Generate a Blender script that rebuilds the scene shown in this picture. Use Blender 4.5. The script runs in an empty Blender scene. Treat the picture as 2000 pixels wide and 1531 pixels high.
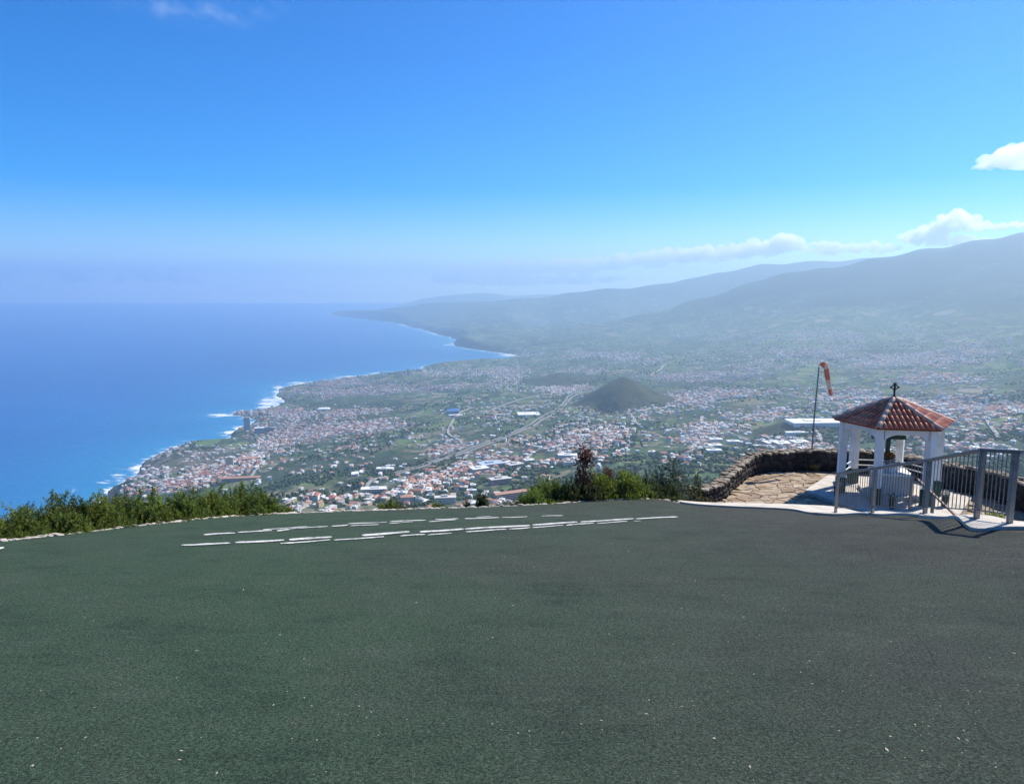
import bpy, bmesh, math, random
import numpy as np
from mathutils import Vector, Matrix
from mathutils.geometry import delaunay_2d_cdt

random.seed(7); rng = np.random.default_rng(7)
R = math.radians
scene = bpy.context.scene
C = scene.collection

# ------------------------------------------------------------------ camera
F_PX, H_ROW = 1450.0, 556.0          # focal length in photo pixels, row of the horizontal
PITCH = math.atan((765.5 - H_ROW) / F_PX)
EYE = 1.6
cam_d = bpy.data.cameras.new('camera'); cam = bpy.data.objects.new('camera', cam_d); C.objects.link(cam)
cam.location = (0, 0, EYE); cam.rotation_euler = (math.pi / 2 - PITCH, 0, 0)
cam_d.sensor_width = 36; cam_d.lens = 36 * F_PX / 2000.0
cam_d.clip_start = 0.1; cam_d.clip_end = 250000
scene.camera = cam

# ------------------------------------------------------------------ light
SUN_EL, SUN_AZ = R(46), R(57)        # azimuth clockwise from +Y (view direction)
w = bpy.data.worlds.new('World'); scene.world = w; w.use_nodes = True
nt = w.node_tree; nt.nodes.clear()
out = nt.nodes.new('ShaderNodeOutputWorld'); bg = nt.nodes.new('ShaderNodeBackground')
sky = nt.nodes.new('ShaderNodeTexSky'); sky.sky_type = 'NISHITA'; sky.sun_disc = False
sky.sun_elevation = SUN_EL; sky.sun_rotation = SUN_AZ
sky.altitude = 1500; sky.air_density = 1.0; sky.dust_density = 0.1; sky.ozone_density = 6.0
hs = nt.nodes.new('ShaderNodeHueSaturation'); hs.inputs['Saturation'].default_value = 1.55; hs.inputs['Hue'].default_value = .509
nt.links.new(sky.outputs[0], hs.inputs['Color']); nt.links.new(hs.outputs[0], bg.inputs[0])
bg.inputs[1].default_value = 0.118
nt.links.new(bg.outputs[0], out.inputs[0])
sun_d = bpy.data.lights.new('sun', 'SUN'); sun = bpy.data.objects.new('sun', sun_d); C.objects.link(sun)
sun_d.energy = 5.0; sun_d.angle = R(0.53); sun_d.color = (1.0, 0.93, 0.82)
sv = Vector((math.sin(SUN_AZ) * math.cos(SUN_EL), math.cos(SUN_AZ) * math.cos(SUN_EL), math.sin(SUN_EL)))
sun.rotation_euler = sv.to_track_quat('Z', 'Y').to_euler(); sun.location = sv * 60
vs = scene.view_settings; vs.view_transform = 'Standard'; vs.look = 'None'; vs.exposure = 0.54; vs.gamma = 1.0
vs.use_curve_mapping = False
scene.cycles.use_denoising = True
scene.cycles.max_bounces = 32; scene.cycles.diffuse_bounces = 3; scene.cycles.glossy_bounces = 3; scene.cycles.transparent_max_bounces = 16; scene.cycles.volume_bounces = 32

# ------------------------------------------------------------------ helpers: pixels to directions
CT, ST = math.cos(PITCH), math.sin(PITCH)
def ray(px, py):
    """direction through a photo pixel, scaled so that y = 1: (s, 1, t)"""
    u = (px - 1000) / F_PX; v = (py - 765.5) / F_PX
    dy = CT - v * ST
    return u / dy, (-ST - v * CT) / dy
def P(px, py, Y):
    s, t = ray(px, py); return Vector((s * Y, Y, EYE + t * Y))
def PZ(px, py, z):
    s, t = ray(px, py); Y = (z - EYE) / t; return Vector((s * Y, Y, z))

def hash2(i, j, seed):
    h = (i.astype(np.int64) * 374761393 + j.astype(np.int64) * 668265263 + seed * 974711) & 0x7fffffff
    h = ((h ^ (h >> 13)) * 1274126177) & 0x7fffffff
    return ((h ^ (h >> 16)) & 0xffff) / 65535.0
def vnoise(x, y, seed=0):
    xi = np.floor(x); yi = np.floor(y); fx = x - xi; fy = y - yi
    fx = fx * fx * fx * (fx * (fx * 6 - 15) + 10); fy = fy * fy * fy * (fy * (fy * 6 - 15) + 10)
    a = hash2(xi, yi, seed); b = hash2(xi + 1, yi, seed); c = hash2(xi, yi + 1, seed); d = hash2(xi + 1, yi + 1, seed)
    return (a * (1 - fx) + b * fx) * (1 - fy) + (c * (1 - fx) + d * fx) * fy
def fbm(x, y, o=5, seed=0):
    s = 0; a = .5; t = 0
    for k in range(o):
        s = s + a * vnoise(x * 2 ** k + 17.3 * k, y * 2 ** k - 9.1 * k, seed + k); t += a; a *= .5
    return s / t
def ridged(x, y, o=4, seed=0):
    s = 0; a = .5; t = 0
    for k in range(o):
        s = s + a * (1 - np.abs(2 * vnoise(x * 2 ** k + 5.7 * k, y * 2 ** k + 3.3 * k, seed + k) - 1)); t += a; a *= .5
    return s / t
def smooth(x, a, b):
    t = np.clip((x - a) / (b - a), 0, 1); return t * t * (3 - 2 * t)

# ------------------------------------------------------------------ helpers: objects
def link(o, parent=None):
    C.objects.link(o)
    if parent is not None: o.parent = parent
    return o
def mesh(name, verts, faces, mat=None, parent=None, smooth_f=False, mats=None, mi=None):
    me = bpy.data.meshes.new(name); me.from_pydata([tuple(v) for v in verts], [], faces)
    for m in (mats or ([mat] if mat else [])): me.materials.append(m)
    if mi is not None: me.polygons.foreach_set('material_index', mi)
    if smooth_f: me.polygons.foreach_set('use_smooth', [True] * len(me.polygons))
    me.update()
    return link(bpy.data.objects.new(name, me), parent)
def from_bm(name, bm, mat, parent=None, smooth_f=False):
    me = bpy.data.meshes.new(name); bmesh.ops.recalc_face_normals(bm, faces=bm.faces)
    bm.to_mesh(me); bm.free()
    if mat: me.materials.append(mat)
    if smooth_f: me.polygons.foreach_set('use_smooth', [True] * len(me.polygons))
    return link(bpy.data.objects.new(name, me), parent)
def reuse(name, me, parent=None, loc=None, rot=None, sc=None):
    o = bpy.data.objects.new(name, me); link(o, parent)
    if loc is not None: o.location = loc
    if rot is not None: o.rotation_euler = rot
    if sc is not None: o.scale = sc
    return o
def empty(name, loc, rz=0.0):
    o = bpy.data.objects.new(name, None); link(o); o.location = loc; o.rotation_euler = (0, 0, rz)
    o.empty_display_size = .2
    return o
def tag(o, label=None, cat=None, group=None, kind=None):
    if label: o['label'] = label
    if cat: o['category'] = cat
    if group: o['group'] = group
    if kind: o['kind'] = kind
    return o
def bm_box(bm, c, size, rot=None, bevel=0):
    m = Matrix.Translation(c) @ (rot.to_4x4() if rot is not None else Matrix.Identity(4)) @ Matrix.Diagonal((*size, 1))
    r = bmesh.ops.create_cube(bm, size=1, matrix=m)
    if bevel:
        es = list({e for v in r['verts'] for e in v.link_edges})
        bmesh.ops.bevel(bm, geom=es, offset=bevel, segments=2, affect='EDGES', profile=.6)
def bm_bar(bm, a, b, wx, wz, bevel=0):
    """box section bar from a to b (wx across, wz high)"""
    a = Vector(a); b = Vector(b); d = b - a
    q = d.to_track_quat('Y', 'Z')
    bm_box(bm, (a + b) / 2, (wx, d.length, wz), q.to_matrix(), bevel)
def bm_tube(bm, pts, radii, n=8, caps=True):
    pts = [Vector(p) for p in pts]; rings = []
    for i, p in enumerate(pts):
        d = (pts[min(i + 1, len(pts) - 1)] - pts[max(i - 1, 0)]).normalized()
        q = d.to_track_quat('Z', 'Y'); r = radii[i] if hasattr(radii, '__len__') else radii
        rings.append([bm.verts.new(p + q @ Vector((math.cos(2 * math.pi * k / n) * r, math.sin(2 * math.pi * k / n) * r, 0))) for k in range(n)])
    for a, b in zip(rings, rings[1:]):
        for k in range(n): bm.faces.new((a[k], a[(k + 1) % n], b[(k + 1) % n], b[k]))
    if caps: bm.faces.new(rings[0][::-1]); bm.faces.new(rings[-1])

# ------------------------------------------------------------------ helpers: materials
class NT:
    def __init__(self, name):
        self.m = bpy.data.materials.new(name); self.m.use_nodes = True; self.t = self.m.node_tree
        self.t.nodes.clear(); self.out = self.t.nodes.new('ShaderNodeOutputMaterial')
    def n(self, kind, ins=None, **kw):
        nd = self.t.nodes.new('ShaderNode' + kind)
        for k, v in kw.items(): setattr(nd, k, v)
        for k, v in (ins or {}).items(): self.set(nd.inputs[k], v)
        return nd
    def set(self, sock, v):
        if isinstance(v, bpy.types.NodeSocket): self.t.links.new(v, sock)
        elif isinstance(v, bpy.types.Node): self.t.links.new(v.outputs[0], sock)
        elif sock.type == 'RGBA' and len(v) == 3: sock.default_value = (*v, 1)
        else: sock.default_value = v
    def pos(self, sc=(1, 1, 1), rot=(0, 0, 0), obj=False):
        src = self.n('TexCoord').outputs['Object'] if obj else self.n('NewGeometry').outputs['Position']
        return self.n('Mapping', {'Vector': src, 'Scale': sc, 'Rotation': rot})
    def noise(self, scale, detail=4, vec=None, rough=.55):
        ins = {'Scale': scale, 'Detail': detail, 'Roughness': rough}
        ins['Vector'] = vec if vec is not None else self.n('NewGeometry').outputs['Position']
        return self.n('TexNoise', ins).outputs['Fac']
    def ramp(self, fac, stops, interp='LINEAR'):
        r = self.n('ValToRGB', {'Fac': fac}); e = r.color_ramp; e.interpolation = interp
        while len(e.elements) < len(stops): e.elements.new(.5)
        for el, (p, c) in zip(e.elements, stops):
            el.position = p; el.color = (*c, 1) if hasattr(c, '__len__') else (c, c, c, 1)
        return r.outputs['Color']
    def mix(self, fac, a, b, mode='MIX'):
        r = self.n('Mix', data_type='RGBA', blend_type=mode)
        self.set(r.inputs['Factor'], fac); self.set(r.inputs[6], a); self.set(r.inputs[7], b)
        return r.outputs[2]
    def math(self, op, a, b=None, c=None):
        r = self.n('Math', operation=op); self.set(r.inputs[0], a)
        if b is not None: self.set(r.inputs[1], b)
        if c is not None: self.set(r.inputs[2], c)
        return r.outputs[0]
    def map(self, v, a, b, c=0., d=1.):
        return self.n('MapRange', {'Value': v, 'From Min': a, 'From Max': b, 'To Min': c, 'To Max': d}).outputs[0]
    def attr(self, name, out='Fac'): return self.n('Attribute', attribute_name=name).outputs[out]
    def bump(self, h, strength=.4, dist=.01):
        return self.n('Bump', {'Height': h, 'Strength': strength, 'Distance': dist})
    def pbr(self, color, rough=.7, bump=None, spec=.4, metal=0., **kw):
        p = self.n('BsdfPrincipled', {'Base Color': color, 'Roughness': rough, 'Specular IOR Level': spec, 'Metallic': metal})
        if bump is not None: self.set(p.inputs['Normal'], bump)
        for k, v in kw.items(): self.set(p.inputs[k.replace('_', ' ')], v)
        self.t.links.new(p.outputs[0], self.out.inputs['Surface']); return self.m
def plain(name, col, rough=.7, var=.18, scale=9., bump=.15, metal=0., spec=.4, rnd=.0, dirt=None):
    """plain coat with uneven tone, fine relief, and per-object tone"""
    t = NT(name); n1 = t.noise(scale, 5); n2 = t.noise(scale * 9, 3)
    f = t.math('ADD', t.math('MULTIPLY', n1, .7), t.math('MULTIPLY', n2, .3))
    lo = tuple(c * (1 - var) for c in col); hi = tuple(min(1, c * (1 + var)) for c in col)
    c = t.ramp(f, [(.3, lo), (.7, hi)])
    if dirt:
        c = t.mix(t.map(t.noise(scale * .6, 6), .52, .75), c, dirt)
    if rnd:
        r = t.n('ObjectInfo').outputs['Random']
        v = t.map(r, 0, 1, 1 - rnd, 1 + rnd); h = t.n('HueSaturation', {'Color': c, 'Value': v}); c = h.outputs[0]
    return t.pbr(c, rough, t.bump(n2, bump, .01), spec, metal)

# ================================================================== 1  the launch pad surface
# outer edge of the pad as seen: (px, row, distance); distances from the railing height and a slope of about 0.2
EDGE = [(-420, 1135, 7.0), (-250, 1100, 8.0), (-110, 1074, 9.2), (0, 1057, 10.2), (120, 1045, 11.3), (240, 1030, 12.6), (330, 1021, 13.5),
        (430, 1010, 14.6), (560, 1003, 15.8), (700, 998, 16.6), (820, 994, 17.0), (960, 990, 17.4), (1080, 984, 18.0),
        (1200, 977, 18.8), (1296, 971, 19.5)]
INNER = [(1330, 986, 19.3), (1400, 990, 19.2), (1500, 994, 19.0), (1550, 996, 18.9), (1580, 1004, 18.4), (1640, 1008.5, 17.9),
         (1720, 1009, 15.9), (1800, 1012, 13.4), (1850, 1018, 12.0), (1885, 1034, 10.5), (1912, 1039, 10.1), (1945, 1034, 10.1),
         (2000, 1034, 10.0), (2120, 1040, 9.7), (2300, 1060, 9.0)]
STRIP = [(1318, 980, 19.9), (1400, 984.5, 20.1), (1500, 986.5, 20.3), (1560, 987.5, 20.4), (1640, 994, 20.2), (1720, 999, 17.2), (1800, 1003, 14.5),
         (1880, 1007, 11.7), (1925, 1010, 11.2), (1985, 1026, 10.5), (2120, 1033, 10.1), (2300, 1052, 9.4)]
POSTS = [(1631.5, 1006, 18.8), (1703.5, 1005.5, 16.5), (1806, 1007, 13.8), (1907, 1013, 10.8), (1971, 1027, 10.3)]
ctrl = [P(*e) for e in EDGE + INNER + STRIP + POSTS]
ctrl += [Vector(v) for v in [(0, 0, 0), (-5, 1, -.12), (5, 1, -.15), (0, 5, -.93), (-5, 5, -.85), (5, 5.2, -.98), (-9, -4, .6), (9, -4, .5), (0, -5, .7), (0, 10, -1.95), (-4, 9, -1.7), (4, 10, -1.98), (0, 14, -2.85)]]
cx = np.array([[c.x, c.y] for c in ctrl]); cz = np.array([c.z for c in ctrl])
def _tps(d2): return np.where(d2 > 1e-9, d2 * np.log(np.maximum(d2, 1e-9)) * .5, 0)
_A = _tps(((cx[:, None] - cx[None]) ** 2).sum(-1)) + np.eye(len(cx)) * .6
_Q = np.c_[np.ones(len(cx)), cx]
_M = np.block([[_A, _Q], [_Q.T, np.zeros((3, 3))]])
_W = np.linalg.solve(_M, np.r_[cz, 0, 0, 0])
def pad_z(x, y):
    p = np.stack([np.atleast_1d(x), np.atleast_1d(y)], -1).astype(float)
    d2 = ((p[:, None] - cx[None]) ** 2).sum(-1)
    return _tps(d2) @ _W[:-3] + _W[-3] + p @ _W[-2:]
def pad_at(px, py, far=24.):
    """first hit of a pixel's ray with the pad surface"""
    s, t = ray(px, py); ys = np.linspace(1.5, far, 900); d = EYE + t * ys - pad_z(s * ys, ys)
    i = int(np.argmax(d < 0)) if (d < 0).any() else int(np.argmin(np.abs(d)))
    Y = ys[i]; return Vector((s * Y, Y, float(pad_z(s * Y, Y)[0])))
def on_pad(e, dz=0.):
    v = P(*e); v.z = float(pad_z(v.x, v.y)[0]) + dz; return v
def resample(pts, step):
    pts = [Vector(p) for p in pts]; outp = [pts[0]]; acc = 0
    for a, b in zip(pts, pts[1:]):
        L = (b - a).length; t = step - acc
        while t <= L: outp.append(a + (b - a) * (t / L)); t += step
        acc = (acc + L) % step if L + acc >= step else acc + L
    return outp
def cr(pts, n=6):
    """Catmull-Rom through points"""
    p = [Vector(q) for q in pts]; o = []
    for i in range(len(p) - 1):
        a, b, c, d = p[max(i - 1, 0)], p[i], p[i + 1], p[min(i + 2, len(p) - 1)]
        for k in range(n):
            t = k / n
            o.append(.5 * ((2 * b) + (c - a) * t + (2 * a - 5 * b + 4 * c - d) * t * t + (3 * b - a - 3 * c + d) * t ** 3))
    return o + [p[-1]]
def inside(poly, x, y):
    x = np.asarray(x, float); y = np.asarray(y, float); c = np.zeros(x.shape, bool); n = len(poly)
    for i in range(n):
        x1, y1 = poly[i]; x2, y2 = poly[(i + 1) % n]
        if y1 == y2: continue
        c ^= ((y1 > y) != (y2 > y)) & (x < (x2 - x1) * (y - y1) / (y2 - y1) + x1)
    return c
def sheet(name, poly, step, zf, mat, skirt=.0, parent=None, smooth_f=True):
    """triangulated sheet inside a plan polygon, height from zf, with an optional skirt hanging from its rim"""
    poly = [(p[0], p[1]) for p in poly]
    x0, x1 = min(p[0] for p in poly), max(p[0] for p in poly); y0, y1 = min(p[1] for p in poly), max(p[1] for p in poly)
    gx, gy = np.meshgrid(np.arange(x0 + step / 2, x1, step), np.arange(y0 + step / 2, y1, step)); gx = gx.ravel(); gy = gy.ravel()
    gx = gx + rng.uniform(-.15, .15, gx.shape) * step
    k = inside(poly, gx, gy); gx, gy = gx[k], gy[k]
    pts = [Vector(p) for p in poly] + [Vector((a, b)) for a, b in zip(gx, gy)]; n = len(poly)
    v, e, f, ov, _, _ = delaunay_2d_cdt(pts, [(i, (i + 1) % n) for i in range(n)], [], 1, 1e-5)
    z = zf(np.array([q.x for q in v]), np.array([q.y for q in v]))
    verts = [(q.x, q.y, float(h)) for q, h in zip(v, z)]; faces = [tuple(t) for t in f]
    # every face up
    ff = []
    for t in faces:
        a, b, c = (Vector(verts[i]) for i in t[:3])
        ff.append(t if (b - a).cross(c - a).z > 0 else t[::-1])
    if skirt:
        rim = {}
        for i, o in enumerate(ov):
            for q in o:
                if q < n: rim[q] = i
        ids = [rim[i] for i in range(n)]; base = len(verts)
        for i in ids: verts.append((verts[i][0], verts[i][1], verts[i][2] - skirt))
        for i in range(n):
            j = (i + 1) % n; ff.append((ids[i], ids[j], base + j, base + i))
    return mesh(name, verts, ff, mat, parent, smooth_f and not skirt)

# ---- turf carpet material: green pile, greyer and blacker to the right, seams between rolls
t = NT('turf_carpet')
pos = t.n('NewGeometry').outputs['Position']
sep = t.n('SeparateXYZ', {'Vector': pos})
big = t.noise(.22, 4); mid = t.noise(1.4, 5); fine = t.noise(60, 5, rough=.75); grit = t.noise(170, 3); streak = t.noise(4.0, 6, t.pos((.45, 1.5, 1), (0, 0, .25)), .65)
greyx = t.math('ADD', t.map(sep.outputs['X'], -3.5, 5.5), t.map(big, .3, .7, -.38, .38))
base = t.mix(t.math('MINIMUM', t.math('MAXIMUM', greyx, 0.), 1.), (.045, .075, .049), (.053, .057, .052))
blot = t.math('ADD', t.math('MULTIPLY', mid, .6), t.math('MULTIPLY', streak, .4))
base = t.mix(t.map(blot, .48, .35, 0, .5), base, (.02, .034, .026))
base = t.mix(t.map(blot, .52, .66, 0, .6), base, (.068, .086, .066))
f2 = t.math('ADD', t.math('MULTIPLY', fine, .6), t.math('MULTIPLY', grit, .4))
base = t.mix(1.0, base, t.ramp(f2, [(.36, .12), (.47, .7), (.55, 1.25), (.68, 3.0)]), 'MULTIPLY')
# roll seams, slightly wavy
sx = t.math('ADD', t.math('MULTIPLY', sep.outputs['X'], .93), t.math('MULTIPLY', sep.outputs['Y'], -.36))
sx = t.math('ADD', sx, t.math('MULTIPLY', t.noise(.5, 2), .14))
pp = t.math('ABSOLUTE', t.math('SUBTRACT', t.math('FRACT', t.math('DIVIDE', sx, 2.05)), .5))
seam = t.math('MULTIPLY', t.map(pp, .006, .001), t.map(t.noise(.8, 4), .46, .56))
base = t.mix(t.math('MULTIPLY', seam, .28), base, (.012, .016, .014))
hgt = t.math('ADD', f2, t.math('MULTIPLY', mid, .25))
M_TURF = t.pbr(base, .95, t.bump(hgt, 1., .02), .08)
# pale worn concrete
t = NT('pale_concrete'); n1 = t.noise(2.2, 6); n2 = t.noise(45, 4)
c = t.ramp(t.math('ADD', t.math('MULTIPLY', n1, .6), t.math('MULTIPLY', n2, .4)), [(.32, (.33, .29, .235)), (.5, (.52, .48, .41)), (.7, (.64, .6, .53))])
M_CONC = t.pbr(c, .85, t.bump(n2, .5, .01), .3)
M_EDGE_STONE = plain('pale_field_stone', (.42, .385, .32), .88, .35, 6, .6, rnd=.28)
t = NT('white_road_paint'); n1 = t.noise(38, 5); n2 = t.noise(5, 4)
wear = t.map(t.math('ADD', t.math('MULTIPLY', n1, .55), t.math('MULTIPLY', n2, .45)), .50, .37)
M_PAINT = t.pbr(t.mix(wear, (.62, .62, .585), (.06, .08, .065)), .7, t.bump(n1, .4, .006), .3)

edge3 = cr([on_pad(e) for e in EDGE], 5); inner3 = cr([on_pad(e) for e in INNER], 5); strip3 = cr([on_pad(e) for e in STRIP], 5)
corner = (edge3[-1] + inner3[0]) / 2
pad_poly = [(v.x, v.y) for v in edge3 + inner3] + [(15, -2), (12, -8), (-12, -8), (-13, 0)]
pad = tag(sheet('launch_pad_ground', pad_poly, .33, pad_z, M_TURF, skirt=.25), kind='structure')
pad.data.polygons.foreach_set('use_smooth', [len(p.vertices) == 3 for p in pad.data.polygons])

# ---- painted strokes on the pad: the worn letters seen at a flat angle
ST_ = [(398, 1045, 459, 1042, 4), (465, 1040.5, 531, 1037, 3), (514, 1035, 600, 1029.5, 2), (541, 1037.5, 566, 1035, 4), (566, 1033.5, 640, 1029, 2),
       (648, 1029, 680, 1026, 3), (684, 1028, 740, 1025, 2), (680, 1024, 755, 1020.5, 2.5), (760, 1023, 806, 1020, 2), (762, 1019.5, 832, 1016.5, 2.5), (838, 1019.5, 890, 1016, 2.2),
       (850, 1015.5, 895, 1014, 2), (908, 1014, 975, 1011.5, 2.6), (930, 1010.5, 960, 1009.6, 1.6), (980, 1011.6, 1030, 1010, 1.8), (1058, 1008.6, 1100, 1007.6, 1.8),
       (354, 1066, 449, 1062, 4.5), (460, 1061, 555, 1056, 5), (565, 1055, 648, 1050, 5.5), (548, 1063, 645, 1055.5, 3), (652, 1056, 750, 1049.5, 3),
       (707, 1046.5, 800, 1040, 5.5), (782, 1047.6, 830, 1044.5, 3), (820, 1040, 905, 1034.5, 5), (836, 1046, 882, 1042, 2.5), (908, 1034, 1035, 1027, 4),
       (910, 1039.5, 990, 1034.5, 3), (994, 1034.5, 1036, 1031.5, 2.6), (1040, 1026, 1128, 1020.5, 4), (1040, 1031, 1100, 1027, 2.6), (1106, 1026.5, 1160, 1022.5, 2.6),
       (1134, 1020, 1238, 1014, 3.4), (1166, 1023, 1225, 1019, 2.2), (1242, 1013.7, 1324, 1010, 3), (1238, 1018.6, 1252, 1018, 1.6), (-14, 1074, 8, 1070.5, 6)]
for x0, y0, x1, y1, th in ST_:
    n = max(4, int((x1 - x0) / 7)); up, dn = [], []
    ph = random.uniform(0, 6)
    for i in range(n + 1):
        q = i / n; px = x0 + (x1 - x0) * q; py = y0 + (y1 - y0) * q + .3 * math.sin(ph + q * 5)
        k = min(1, .55 + min(q, 1 - q) * 5) * th * .3 * random.uniform(.85, 1.15)
        up.append(pad_at(px, py - k)); dn.append(pad_at(px, py + k))
    vs_ = [v + Vector((0, 0, .012)) for v in up + dn]
    mesh('painted_stroke', vs_, [(n + 1 + i, n + 2 + i, i + 1, i) for i in range(n)], M_PAINT, pad)

# ---- pebble-like stones
def rock_mesh(name, seed, mat, n=1, flat=1.0):
    r_ = random.Random(seed); bm = bmesh.new(); bmesh.ops.create_icosphere(bm, subdivisions=n, radius=.5)
    for v in bm.verts:
        d = v.co.normalized(); c = max(abs(d.x), abs(d.y), abs(d.z))
        v.co = (d * .5 * (1 / c) ** .62) * r_.uniform(.86, 1.12); v.co.z *= flat
    me = bpy.data.meshes.new(name); bm.to_mesh(me); bm.free(); me.materials.append(mat); return me
EST = [rock_mesh('edge_stone', 10 + i, M_EDGE_STONE) for i in range(6)]
kerb_pts = edge3 + [corner] + inner3[:3]
def lay_stones(nm, root, pts, step, size, meshes, lift=.0, lim=300, outward=.06):
    for i, v in enumerate(resample(pts, step)[:lim]):
        s = size * random.uniform(.7, 1.3)
        reuse(nm, random.choice(meshes), root, v + Vector((random.uniform(-.03, .03), outward + random.uniform(-.03, .04), lift - .02 + random.uniform(-.015, .015))),
              (random.uniform(-.2, .2), random.uniform(-.15, .15), random.uniform(-.1, .6)), (s * random.uniform(1.4, 2.4), s, s * random.uniform(.5, .8)))
bmk = bmesh.new()
for a, b in zip(kerb_pts, kerb_pts[1:]):
    if (b - a).length > .02: bm_bar(bmk, a + Vector((0, .05, -.17)), b + Vector((0, .05, -.17)), .16, .24)
kerb = tag(from_bm('stone_kerb', bmk, M_CONC), 'low row of pale rough stones edging the green pad', 'kerb')
lay_stones('stone', kerb, kerb_pts, .105, .08, EST, .0)

# ---- concrete strip carrying the railing, with the retaining wall down to the terrace
TER_Z = EYE - 6.70
strip_poly = [(v.x, v.y) for v in inner3] + [(v.x, v.y) for v in strip3[::-1]]
def strip_z(x, y): return pad_z(x, y) + .05
strip = tag(sheet('concrete_path', strip_poly, .4, strip_z, M_CONC, skirt=.35), kind='structure')
rv, rf = [], []
for v in strip3:
    z = float(strip_z(v.x, v.y)[0]) - .02; rv += [(v.x, v.y + .002, z), (v.x, v.y + .002, TER_Z - .5)]
for i in range(len(strip3) - 1): rf.append((2 * i, 2 * i + 1, 2 * i + 3, 2 * i + 2))
t = NT('dark_lava_mortar'); n1 = t.noise(7, 5); M_MORTAR = t.pbr(t.ramp(n1, [(.3, (.018, .017, .017)), (.7, (.06, .055, .05))]), .95, t.bump(n1, .8, .03), .2)
tag(mesh('retaining_wall', rv, rf, M_MORTAR), 'dark retaining wall below the concrete path at the railing', 'wall')

# ================================================================== 2  terrace, wall, pavilion
t = NT('tan_flagstone'); n1 = t.noise(3.5, 6); n2 = t.noise(30, 5)
rnd = t.n('ObjectInfo').outputs['Random']
c = t.ramp(rnd, [(0, (.24, .17, .11)), (.3, (.34, .255, .17)), (.6, (.4, .32, .225)), (.85, (.3, .235, .17)), (1, (.42, .36, .27))])
c = t.mix(1., c, t.ramp(t.math('ADD', t.math('MULTIPLY', n1, .55), t.math('MULTIPLY', n2, .45)), [(.3, .55), (.7, 1.35)]), 'MULTIPLY')
M_FLAG = t.pbr(c, .85, t.bump(n2, .7, .012), .3)
M_JOINT = plain('paving_joint_soil', (.21, .165, .11), .95, .4, 5, .6)
t = NT('lava_stone'); n1 = t.noise(5, 6); n2 = t.noise(38, 5); rnd = t.n('ObjectInfo').outputs['Random']
c = t.ramp(rnd, [(0, (.02, .018, .018)), (.4, (.04, .036, .034)), (.75, (.065, .055, .048)), (1, (.035, .03, .03))])
nz = t.n('SeparateXYZ', {'Vector': t.n('NewGeometry').outputs['Normal']}).outputs['Z']
c = t.mix(1., c, t.ramp(n2, [(.3, .6), (.7, 1.4)]), 'MULTIPLY')
lich = t.map(t.noise(9, 5), .56, .74, 0., .5)
c = t.mix(lich, c, (.26, .225, .17))
M_LAVA = t.pbr(c, .92, t.bump(n2, .8, .02), .25)
t = NT('sunlit_lava_cap'); n1 = t.noise(6, 6); n2 = t.noise(40, 5); rnd = t.n('ObjectInfo').outputs['Random']
c = t.ramp(rnd, [(0, (.2, .165, .12)), (.5, (.32, .27, .2)), (1, (.4, .35, .28))])  # sunlight on the wall top put into the colour, paler than face stones
c = t.mix(1., c, t.ramp(t.math('ADD', t.math('MULTIPLY', n1, .5), t.math('MULTIPLY', n2, .5)), [(.34, .45), (.66, 1.4)]), 'MULTIPLY')
M_CAP_SUNLIT = t.pbr(c, .92, t.bump(n2, .8, .02), .25)

WBASE = [(1322, 990, .42), (1334, 985, .45), (1376, 985.5, .48), (1400, 981, .5), (1420, 972, .52), (1432, 960, .55), (1450, 946, .6), (1468, 932, .66), (1490, 924, .7), (1540, 921, .72), (1580, 919, .74),
         (1630, 921, .75), (1700, 925, .78), (1770, 936, .8), (1835, 953, .82), (1904, 967, .85), (1968, 988, .86), (2000, 1004, .86), (2070, 1040, .86), (2180, 1080, .86)]
wb = cr([Vector((*PZ(a, b, TER_Z)[:2], h)) for a, b, h in WBASE], 8)
wall_in = resample([Vector((v.x, v.y, 0)) for v in wb], .22)
def wall_h(p):
    return min(wb, key=lambda v: (v.x - p.x) ** 2 + (v.y - p.y) ** 2).z
ter_poly = [(v.x, v.y) for v in wall_in[::2]] + [(v.x, v.y - .02) for v in strip3[::-1][:]]
ter = tag(sheet('terrace_pavement', ter_poly, .8, lambda x, y: TER_Z - .03 + 0 * x, M_JOINT), kind='structure')
# core of the wall
n = len(wall_in); nor = []
for i, p in enumerate(wall_in):
    d = (wall_in[min(i + 1, n - 1)] - wall_in[max(i - 1, 0)]).normalized(); nor.append(Vector((-d.y, d.x, 0)))   # pointing outward
hh = [wall_h(p) for p in wall_in]
cv, cf = [], []
for p, q, h in zip(wall_in, nor, hh):
    for o, z in ((.07, TER_Z - .2), (.07, TER_Z + h - .07), (.4, TER_Z + h - .07), (.4, TER_Z - 2.5)):
        v = p + q * o; cv.append((v.x, v.y, z))
for i in range(n - 1):
    for k in range(3): cf.append((4 * i + k, 4 * i + k + 1, 4 * i + k + 5, 4 * i + k + 4))
cf.append((0, 3, 2, 1)); cf.append((4 * n - 4, 4 * n - 3, 4 * n - 2, 4 * n - 1))
swall = empty('stone_wall', (wall_in[n // 2].x, wall_in[n // 2].y, TER_Z)); bpy.context.view_layer.update()
tag(swall, 'curved low wall of dark lava stone enclosing the terrace', 'wall')
def under(o, root):
    o.parent = root; o.matrix_parent_inverse = Matrix.LocRotScale(root.location, root.rotation_euler, root.scale).inverted(); return o
core = under(mesh('mortar_core', cv, cf, M_MORTAR), swall)
LAVA = [rock_mesh('lava_stone', 40 + i, M_LAVA) for i in range(8)]; CAPS = [rock_mesh('cap_stone', 60 + i, M_CAP_SUNLIT, flat=.8) for i in range(6)]
low = []
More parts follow.
